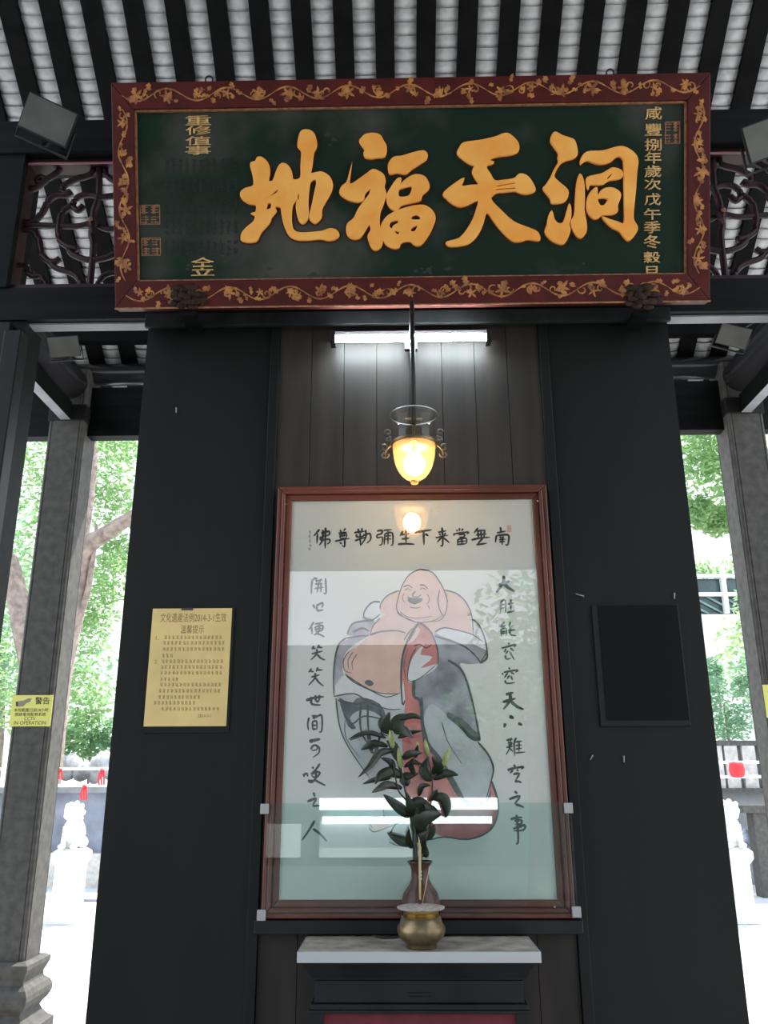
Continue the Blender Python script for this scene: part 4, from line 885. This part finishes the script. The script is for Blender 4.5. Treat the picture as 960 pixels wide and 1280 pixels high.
# ------------------------------------------------------------ yellow camera warning signs on the columns
def cctv(cx, left):
    yq = YC-hw-.004; 
    if left: u0, v1 = onY(16, 869, yq).x, onY(40, 869, yq).z; u1, v0 = onY(67, 869, yq).x, onY(40, 908, yq).z
    else: u0, v1 = onY(953, 856, yq).x, onY(953, 856, yq).z; u1 = u0+.28; v0 = v1-.21
    CP = Plane(((u0+u1)/2, yq, v0), (1, 0, 0), (0, 0, 1)); wv, hv = u1-u0, v1-v0
    t = thing('warning_sign', 'yellow warning sign with black lettering tied to the %s granite column' % ('left' if left else 'right'), 'sign', CP.at(0, 0), 'yellow warning signs on the columns')
    MB().rect(CP, -wv/2, 0, wv/2, hv, 0, .004).build('plate', yellowv, t)
    def T(s, x0, y0, x1, y1, b=.0):
        A_ = CP.at(-wv/2+wv*x0, hv*(1-y0)); B_ = CP.at(-wv/2+wv*x1, hv*(1-y1)); pa, pb_ = project(A_), project(B_)
        o = text('sign_text', s, CP, pa[0], pa[1], pb_[0], pb_[1], graphite, t, .0045, b)
    T('警告', .57, .06, .95, .30, .012); T('本院範圍已設24小時', .08, .42, .93, .54, .006); T('閉路電視監察系統', .12, .56, .88, .68, .006); T('CCTV', .36, .70, .64, .81); T('IN OPERATION', .12, .83, .90, .95)
    mb = MB(); hd = [(.12,.28),(.14,.20),(.30,.17),(.40,.10),(.50,.12),(.44,.17),(.48,.2),(.36,.26),(.30,.36),(.18,.37),(.14,.34)]
    mb.flatpoly(CP, [(-wv/2+wv*x, hv*(1-y)) for x, y in hd], .0045); mb.build('pointing_hand', mat('sign_grey', (.30, .28, .2), .6), t)
    mb = MB(); mb.flatpoly(CP, [(-wv/2+wv*x, hv*(1-y)) for x, y in [(.10,.20),(.15,.22),(.17,.36),(.12,.36)]], .0046); mb.build('hand_cuff', graphite, t)
    if left: pass
cctv(cxl, True); cctv(cxr, False)

# ------------------------------------------------------------ floodlights
def flood(c, tilt, label, s=1., face=Vector((.1, -1, -.5))):
    n = face.normalized(); u = Vector((0, 0, 1)).cross(n).normalized()*1; u = -u; v = n.cross(u)*1
    q = Matrix.Rotation(tilt, 3, n); u, v = q @ u, q @ v
    if v.z < 0: v = -v; u = -u
    pl = Plane(c, u, v); pl.n = n
    t = thing('floodlight', label, 'floodlight', tuple(c), 'floodlights over the doorways')
    w, h = .105*s, .075*s
    m1 = MB(); m1.hexa([pl.at(a, b, -.06*s) for a, b in ((-w*.7, -h*.7), (w*.7, -h*.7), (w*.7, h*.7), (-w*.7, h*.7))], [pl.at(a, b, 0) for a, b in ((-w, -h), (w, -h), (w, h), (-w, h))]); m1.build('housing', mat('grey_cast_housing', (.03, .03, .03), .5, spec=.2), t, bevel=.004)
    MB().rect(pl, -w*.93, -h*.9, w*.93, h*.9, 0, .006).build('front_glass', mat('dusty_lamp_glass', (.13, .13, .12), .4, var=.2, scale=8, spec=.3), t)
    MB().tube([pl.at(-w*1.03, 0, -.02), pl.at(-w*1.03, -h*1.4, -.03), pl.at(w*1.03, -h*1.4, -.03), pl.at(w*1.03, 0, -.02)], .006, 6).build('bracket', ironm, t)
    return t, pl, h
for sgn, px, nm in ((-1, 60, 'left'), (1, 962, 'right')):
    c = onY(px, 150 if sgn < 0 else 172, -.25); t, pl, h = flood(c, math.radians(-22 if sgn < 0 else 22), 'grey floodlight under the roof %s of the name board, glass facing down' % nm)
    p = pl.at(0, -h*1.4, -.03); MB().tube([tuple(p), (p.x, -.04, (zT0+zT1)/2)], .012, 8).build('arm', ironm, t)
for px, py, nm in ((80, 433, 'left'), (917, 420, 'right')):
    c = onY(px, py, 1.6); t, pl, h = flood(c, .2 if nm == 'left' else -.4, 'small grey floodlight seen through the %s doorway below the roof tiles' % nm, .9, Vector((.3 if nm == 'left' else -.3, -1, -.9)))
    xo = cxl if nm == 'left' else cxr
    MB().tube([pl.at(0, 0, -.05), (xo+(.1 if nm == 'left' else -.1), 1.75, zc+.33)], .010, 8).build('arm', ironm, t)

# ------------------------------------------------------------ outdoors
def tree(name_label, cat, x, y, trunk, crown, n, size, lm, seed, group=None, cards=True):
    r = random.Random(seed); t = thing('tree', name_label, cat, (x, y, -.06), group)
    tr = MB(); 
    for pts, r0, r1 in trunk: tr.tube(smooth([(x+a, y+b, c) for a, b, c in pts], 4, False), r0, 9, r1)
    tr.build('trunk', barkm, t)
    mb = MB(); blobs = crown
    for i in range(n):
        cx_, cy_, cz_, R_ = blobs[r.randrange(len(blobs))]
        while 1:
            p = Vector((r.uniform(-1, 1), r.uniform(-1, 1), r.uniform(-1, 1)))
            if p.length < 1: break
        p = Vector((x+cx_, y+cy_, cz_))+p*R_
        a = Vector((r.uniform(-1, 1), r.uniform(-1, 1), r.uniform(-.6, .6))).normalized(); b = a.cross(Vector((r.uniform(-1, 1), r.uniform(-1, 1), r.uniform(-1, 1)))).normalized()
        s = size*r.uniform(.6, 1.3)
        mb.add([p-a*s, p-b*s*.38+a*s*.1, p+a*s, p+b*s*.38+a*s*.1], [(0, 1, 2, 3)])
    mb.build('foliage', lm, t, kind='stuff')
    return t
def B(px, py, y, r): q = onY(px, py, y); return (q.x, q.y, q.z, r)
def rel(x, y, bl): return [(a-x, b-y, c, r) for a, b, c, r in bl]
# left tree with forking branches
tx, ty = onY(60, 960, 11).x, 11.0
f1 = onY(85, 720, 11); f2 = onY(170, 640, 10.4)
def V(px, py, y): q = onY(px, py, y); return (q.x-tx, q.y-ty, q.z)
tree('big leafy tree with forked grey branches beyond the left doorway', 'tree', tx, ty,
     [([(0, 0, -.1), V(70, 860, 11), V(92, 760, 11), V(105, 690, 10.8), V(135, 665, 10.6), V(175, 640, 10.3)], .26, .10), ([V(92, 760, 11), V(108, 640, 11), V(116, 560, 11.2), V(100, 450, 11.3)], .13, .05), ([V(60, 930, 11), V(30, 790, 10.6), V(10, 700, 10.4), V(-30, 620, 10.2)], .22, .12), ([V(88, 800, 11), V(108, 745, 10.9), V(116, 700, 10.8), V(121, 655, 10.7)], .07, .03)],
     rel(tx, ty, [B(140, 590, 12, .75), B(110, 560, 12.5, .8), B(150, 540, 12, .6), B(60, 600, 12.3, .9), B(10, 620, 12, .9), B(30, 560, 12, .8), B(140, 720, 12, .5), B(120, 760, 12.5, .5), B(150, 690, 12.4, .4), B(100, 800, 12.5, .65), B(20, 780, 12.8, .8), B(10, 870, 13, .7), B(110, 870, 12.6, .5), B(-60, 700, 12, 1.2), B(105, 920, 13, .55), B(70, 480, 12, 1.2), B(200, 560, 13, .8), B(40, 690, 12.6, .7), B(145, 630, 12.3, .55)]),
     10500, .070, leafa, 3)
tx, ty = onY(885, 900, 12).x, 12.5
tree('green tree crown hanging beyond the right doorway', 'tree', onY(1010, 900, 13).x, 13.0,
     [([(0, 0, -.1), (.1, 0, 2.5), (.1, 0, 4.4), (-.3, 0, 5.8)], .2, .06)],
     rel(onY(1010, 900, 13).x, 13., [B(870, 565, 13, .6), B(890, 600, 13, .65), B(870, 640, 13, .35), B(905, 560, 13, .7), B(895, 650, 13.3, .35), B(950, 580, 13, .9), B(1000, 620, 13, 1.2), B(980, 760, 13, .9), B(880, 530, 13, .8)]),
     5200, .085, leafa, 5)
def bush(label, x, y, blobs, n, lm, seed, size=.06):
    return tree(label, 'shrub', x, y, [([(0, 0, -.1), (.02, 0, .5), (0, 0, blobs[0][2])], .04, .02)], rel(x, y, blobs), n, size, lm, seed)
q = onY(905, 880, 12); bush('thin leafy shrub above the grey parapet, beyond the right doorway', q.x, 12., [B(905, 880, 12, .35), B(890, 860, 12, .25), B(920, 900, 12, .3), B(893, 905, 12, .3), B(912, 912, 12, .35)], 900, leafb, 11)
q = onY(935, 845, 12.2); bush('blue-green shrub against the white wall, next to the right column', q.x, 12.2, [B(935, 840, 12.2, .3), B(940, 870, 12.2, .3), B(928, 858, 12.2, .2)], 500, leafb, 12)
q = onY(895, 840, 12.4); bush('dark shrub touching the right edge of the black screen wall', q.x, 12.4, [B(890, 835, 12.4, .2), B(893, 850, 12.4, .25)], 350, leafb, 13)
q = onY(115, 920, 13); bush('low bluish hedge behind the left railing', q.x, 13., [B(100, 925, 13, .35), B(125, 930, 13, .35), B(140, 915, 13, .3), B(80, 925, 13, .3)], 1500, leafb, 14)
for k, (x, y, s, lb) in enumerate(((-8.5, 15, 1.1, 'tall leafy tree far left, beyond the big forked tree'), (-4.6, 19, 1.3, 'round leafy tree far behind the left railing'), (1.2, 20, 1.2, 'leafy tree hidden straight behind the black screen wall'), (9.5, 16, 1.1, 'tall leafy tree far right, beyond the parapet wall'))):
    tree(lb, 'tree', x, y, [([(0, 0, -.1), (.1, 0, 2), (-.1, 0, 4.2)], .2, .1)], [(0, 0, 4.2*s, 1.7*s), (1.2, .2, 3.3*s, 1.2*s), (-1.1, 0, 3.7*s, 1.2*s), (.2, 0, 5.6*s, 1.5*s)], 5000, .10, leafa if k % 2 else leafb, 40+k)
# railing, posts with carved lions, low walls
def bar(x0, x1, y, z, r=.02): return MB().tube([(x0, y, z), (x1, y, z)], r, 8)
for nm, x0, x1, ra, rb in (('left', -6.5, -1.6, 961, 982), ('right', 2.2, 7.5, 953, 971)):
    y = 8.5; za, zb2 = onY(100 if nm == 'left' else 915, ra, y).z, onY(100 if nm == 'left' else 915, rb, y).z
    t = thing('railing', 'white tubular railing crossing the view through the %s doorway' % nm, 'railing', ((x0+x1)/2, y, -.06), 'white tube railings')
    bar(x0, x1, y, za, .018).build('upper_rail', whitep, t); bar(x0, x1, y, zb2, .018).build('lower_rail', whitep, t)
    for x in (x0, x1): MB().tube([(x, y, -.06), (x, y, za)], .02, 8).build('upright', whitep, t)
def lion(px, y, label):
    c = onY(px, 1000, y); x = c.x; t = thing('lion_post', label, 'statue', (x, y, -.06), 'carved stone lion posts')
    MB().lathe((x, y, -.06), [(.17, 0), (.17, .16), (.14, .2), (.14, .62), (.18, .68), (.18, .76), (.13, .8)], 4, square=True).build('pedestal', white_stone, t, bevel=.008)
    b = MB(); z = .74
    b.ball((x, y, z+.16), .13, .15, .18).ball((x, y-.08, z+.22), .10, .09, .12).ball((x, y-.10, z+.40), .105, .10, .105).ball((x-.02, y-.18, z+.37), .06, .05, .05)
    for sx in (-1, 1): b.tube([(x+sx*.06, y-.12, z+.25), (x+sx*.065, y-.14, z+.02)], .035, 8).ball((x+sx*.07, y-.17, z+.03), .045, .06, .03).ball((x+sx*.085, y-.07, z+.47), .03, .02, .035).ball((x+sx*.09, y+.05, z+.06), .06, .10, .07)
    for k in range(9): an = k*.7; b.ball((x+.1*math.cos(an), y-.05, z+.40+.1*math.sin(an)), .035, .04, .035, 8, 6)
    b.tube(smooth([(x, y+.12, z+.08), (x, y+.2, z+.2), (x, y+.14, z+.36)], 4, False), .03, 8)
    b.build('lion', white_stone, t)
    return x
lion(97, 7.6, 'sunlit white stone lion post on the left, by the red ribbons'); lion(907, 7.6, 'sunlit white stone lion post on the right, half hidden by the black wall')
for k, (px, py, y, l, nm) in enumerate(((106, 983, 8.46, .17, 'long red ribbon hanging from the lower rail beside the left stone lion'), (75, 962, 8.46, .12, 'red ribbon on the left railing next to the granite column'), (128, 963, 8.46, .18, 'red ribbon on the left railing near the edge of the black wall'))):
    c = onY(px, py, y); mb = MB()
    for q in range(3):
        pts = [(c.x+(q-1)*.012, c.y, c.z+.01), (c.x+(q-1)*.035, c.y-.02, c.z-l*.5), (c.x+(q-1)*.03+.01, c.y-.01, c.z-l)]
        w = .012; s = smooth(pts, 3, False); mb.add([v for a, b, z in s for v in ((a-w, b, z), (a+w, b, z), (a+w, b+.003, z), (a-w, b+.003, z))], [f for i in range(len(s)-1) for f in ((4*i, 4*i+1, 4*i+5, 4*i+4), (4*i+1, 4*i+2, 4*i+6, 4*i+5), (4*i+2, 4*i+3, 4*i+7, 4*i+6), (4*i+3, 4*i, 4*i+4, 4*i+7))])
    mb.ball((c.x, c.y-.02, c.z), .025, .02, .02, 8, 6); tag(rebase(mb.build('red_ribbon', ribbon)), nm, 'ribbon', 'ribbons on the left railing')
c = onY(921, 962, 8.4); mb = MB(); mb.lathe((c.x, 8.4, c.z), [(.04, -.10), (.085, -.08), (.10, 0), (.085, .08), (.04, .10)], 12).tube([(c.x, 8.4, c.z+.09), (c.x, 8.48, c.z+.10)], .004, 6)
tag(rebase(mb.build('red_lantern', ribbon)), 'small round red lantern hanging on the right railing', 'lantern')
# left: planter walls behind the rail
t = thing('planter_wall', 'long low blue-grey planter wall behind the left railing', 'wall', (-5, 11, -.06))
MB().box((-9, 10.9, -.06), (-1.9, 11.2, 1.32)).build('wall_body', bluegrey, t); MB().box((-9.05, 10.8, 1.30), (-1.9, 11.25, 1.42)).build('coping', greyconc, t); MB().box((-9, 10.7, -.06), (-1.9, 10.9, .42)).build('plinth', stonelt, t)
t = thing('rockery', 'pale weathered rockery behind the left railing under the hedge', 'rock', (onY(100, 960, 12.4).x, 12.4, 1.2)); mb = MB()
for k in range(14):
    p = onY(78+k*6, 958-rnd.random()*12, 12.2); mb.ball((p.x, p.y, p.z-.1), rnd.uniform(.10, .2), .15, rnd.uniform(.12, .25), 7, 5)
mb.build('boulders', mat('pale_rock', (.6, .6, .6), .9, var=.5, scale=4, bump=1.), t)
tag(rebase(MB().box((-9, 12.0, -.06), (-1.9, 13.6, 1.35)).build('raised_bed', greyconc)), 'raised earth bed carrying the rockery and hedge on the left', 'planter')
# right: grey parapet wall with posts
t = thing('parapet_wall', 'grey concrete parapet wall with square pillars beyond the right doorway', 'wall', (6, 11, -.06))
zz1 = onY(915, 926, 11).z; zz2 = onY(915, 985, 11).z
MB().box((3.0, 11, -.06), (11, 11.25, zz1)).build('wall_body', greyconc, t); MB().box((3.0, 10.9, zz1-.08), (11, 11.3, zz1)).build('coping', stone, t); MB().box((3.0, 10.85, zz2-.06), (11, 11, zz2)).build('ledge', stone, t)
for px in (893, 912, 934, 956): c = onY(px, 950, 11); MB().box((c.x-.1, 10.9, zz2), (c.x+.1, 11, zz1-.08)).build('pillar', stonelt, t)
t = thing('stone_bench', 'grey stone bench in front of the parapet beyond the right doorway', 'bench', (onY(945, 1020, 9.6).x, 9.6, -.06)); c = onY(948, 1012, 9.6)
zb0 = c.z; MB().box((c.x-.25, 9.5, zb0-.04), (c.x+1.2, 9.85, zb0+.06)).build('seat', stone, t); MB().box((c.x-.1, 9.55, -.06), (c.x+.1, 9.8, zb0-.04)).build('leg', stone, t); MB().box((c.x+.9, 9.55, -.06), (c.x+1.05, 9.8, zb0-.04)).build('leg', stone, t)
t = thing('rubble_heap', 'small heap of pale blue-grey stones at the foot of the parapet', 'rock', (onY(935, 1045, 10).x, 10, -.06)); mb = MB()
for k in range(12): p = onY(928+k*1.6, 1040+rnd.random()*14, 10.0); mb.ball((p.x, 10+rnd.uniform(-.1, .1), p.z), rnd.uniform(.06, .12), .08, rnd.uniform(.05, .09), 6, 4)
mb.build('stones', mat('bluish_rubble', (.38, .42, .52), .8, var=.5, scale=8), t)
# building behind right
yb = 22.; b0 = onY(862, 768, yb); b1 = onY(960, 700, yb)
t = thing('building', 'white building with dark framed window band and planted roof edge beyond the right doorway', 'building', (b0.x+3, yb+2, -.06))
MB().box((b0.x-1.5, yb, -.06), (b0.x+8, yb+4, b0.z)).build('wall', plaster, t)
MB().box((b0.x-1.5, yb+.15, b0.z), (b0.x+8, yb+4, onY(900, 722, yb).z)).build('glazing', winm, t)
xw = onY(905, 740, yb).x; zw = [onY(905, r, yb).z for r in (767, 743, 720)]
fm = MB()
for z in zw[1:]: MB().box((b0.x-1.5, yb-.08, z-.05), (b0.x+8, yb+.1, z+.05)).build('window_bar', whitep, t)
for k in range(-1, 6): x = xw+k*.92; MB().box((x-.06, yb-.11, zw[0]), (x+.06, yb+.1, zw[2]+.25)).build('window_post', whitep, t)
for k in range(12): x0 = b0.x-1.2+k*.45; MB().tube([(x0, yb+.1, zw[1]-.04), (x0+.9, yb+.1, zw[0]+.02)], .035, 6).build('stair_slat', mat('teal_slat', (.22, .34, .33), .5), t)
r = random.Random(9); mb = MB(); zt2 = zw[2]+.05
for i in range(1800):
    p = Vector((b0.x-1+r.random()*7, yb+r.random()*.6, zt2+abs(r.gauss(0, .22)))); a = Vector((r.uniform(-1, 1), r.uniform(-1, 1), r.uniform(-1, 1))).normalized(); b = a.cross(Vector((r.random(), r.random(), r.random()))).normalized(); s = .08
    mb.add([p-a*s, p-b*s*.5, p+a*s, p+b*s*.5], [(0, 1, 2, 3)])
mb.build('roof_plants', leafa, t, kind='stuff')
# step edge on the paving, left
c = onZ(120, 1127, -.06)
tag(rebase(MB().box((c.x-.35, c.y-.04, -.06), (c.x+.30, c.y+.04, -.03)).build('step_edge', bluegrey)), 'short dark step edge in the bright paving, beyond the left doorway', 'riser')

# ------------------------------------------------------------ what the picture glass looks back at
for sx, nm in ((-1, 'west'), (1, 'east')):
    x = MX+sx*2.35; tag(MB().box((x, -6.2, 0), (x+sx*1.6, -6.0, 4.3)).build('wall_back_'+nm, lintelm), kind='structure')
tag(MB().box((-4, -6.25, 4.02), (4, -5.95, 4.3)).build('wall_back_lintel', lintelm), kind='structure')
for k, (x, y, s) in enumerate(((2.2, -12, 1.), (3.6, -14, 1.2), (-4.6, -15, 1.1))):
    tree(('leafy tree behind the viewer, right, nearest the pavilion', 'leafy tree behind the viewer, far right', 'leafy tree behind the viewer, left')[k], 'tree', x, y, [([(0, 0, -.1), (.1, 0, 2), (-.1, 0, 4)], .2, .1)],
         [(0, 0, 3.1*s, 1.1*s), (.9, .2, 2.5*s, .8*s), (-.8, 0, 2.9*s, .8*s), (.2, 0, 4.6*s, 1.2*s)], 2600, .12, leafb, 20+k)
t = thing('street_building', 'pale building across the street behind the viewer', 'building', (0, -26, -.06))
MB().box((-14, -27, -.06), (14, -26, 7)).build('wall', mat('street_wall', (.10, .14, .135), .8), t)
for x0, x1, z0, z1 in ((-6.2, -3.2, -.0, 1.0), (-2.6, .6, -.0, 1.1)): MB().box((x0, -26, z0+.2), (x1, -25.9, z1+.2)).build('white_panel', whitep, t)
MB().box((-2.6, -26, 1.62), (3.1, -25.6, 1.98)).build('added_glow_strip', bandglow, t); MB().box((-2.5, -26, 1.2), (2.9, -25.6, 1.42)).build('added_glow_strip', bandglow, t)  # made-up glowing strips, added to be mirrored as bright bands
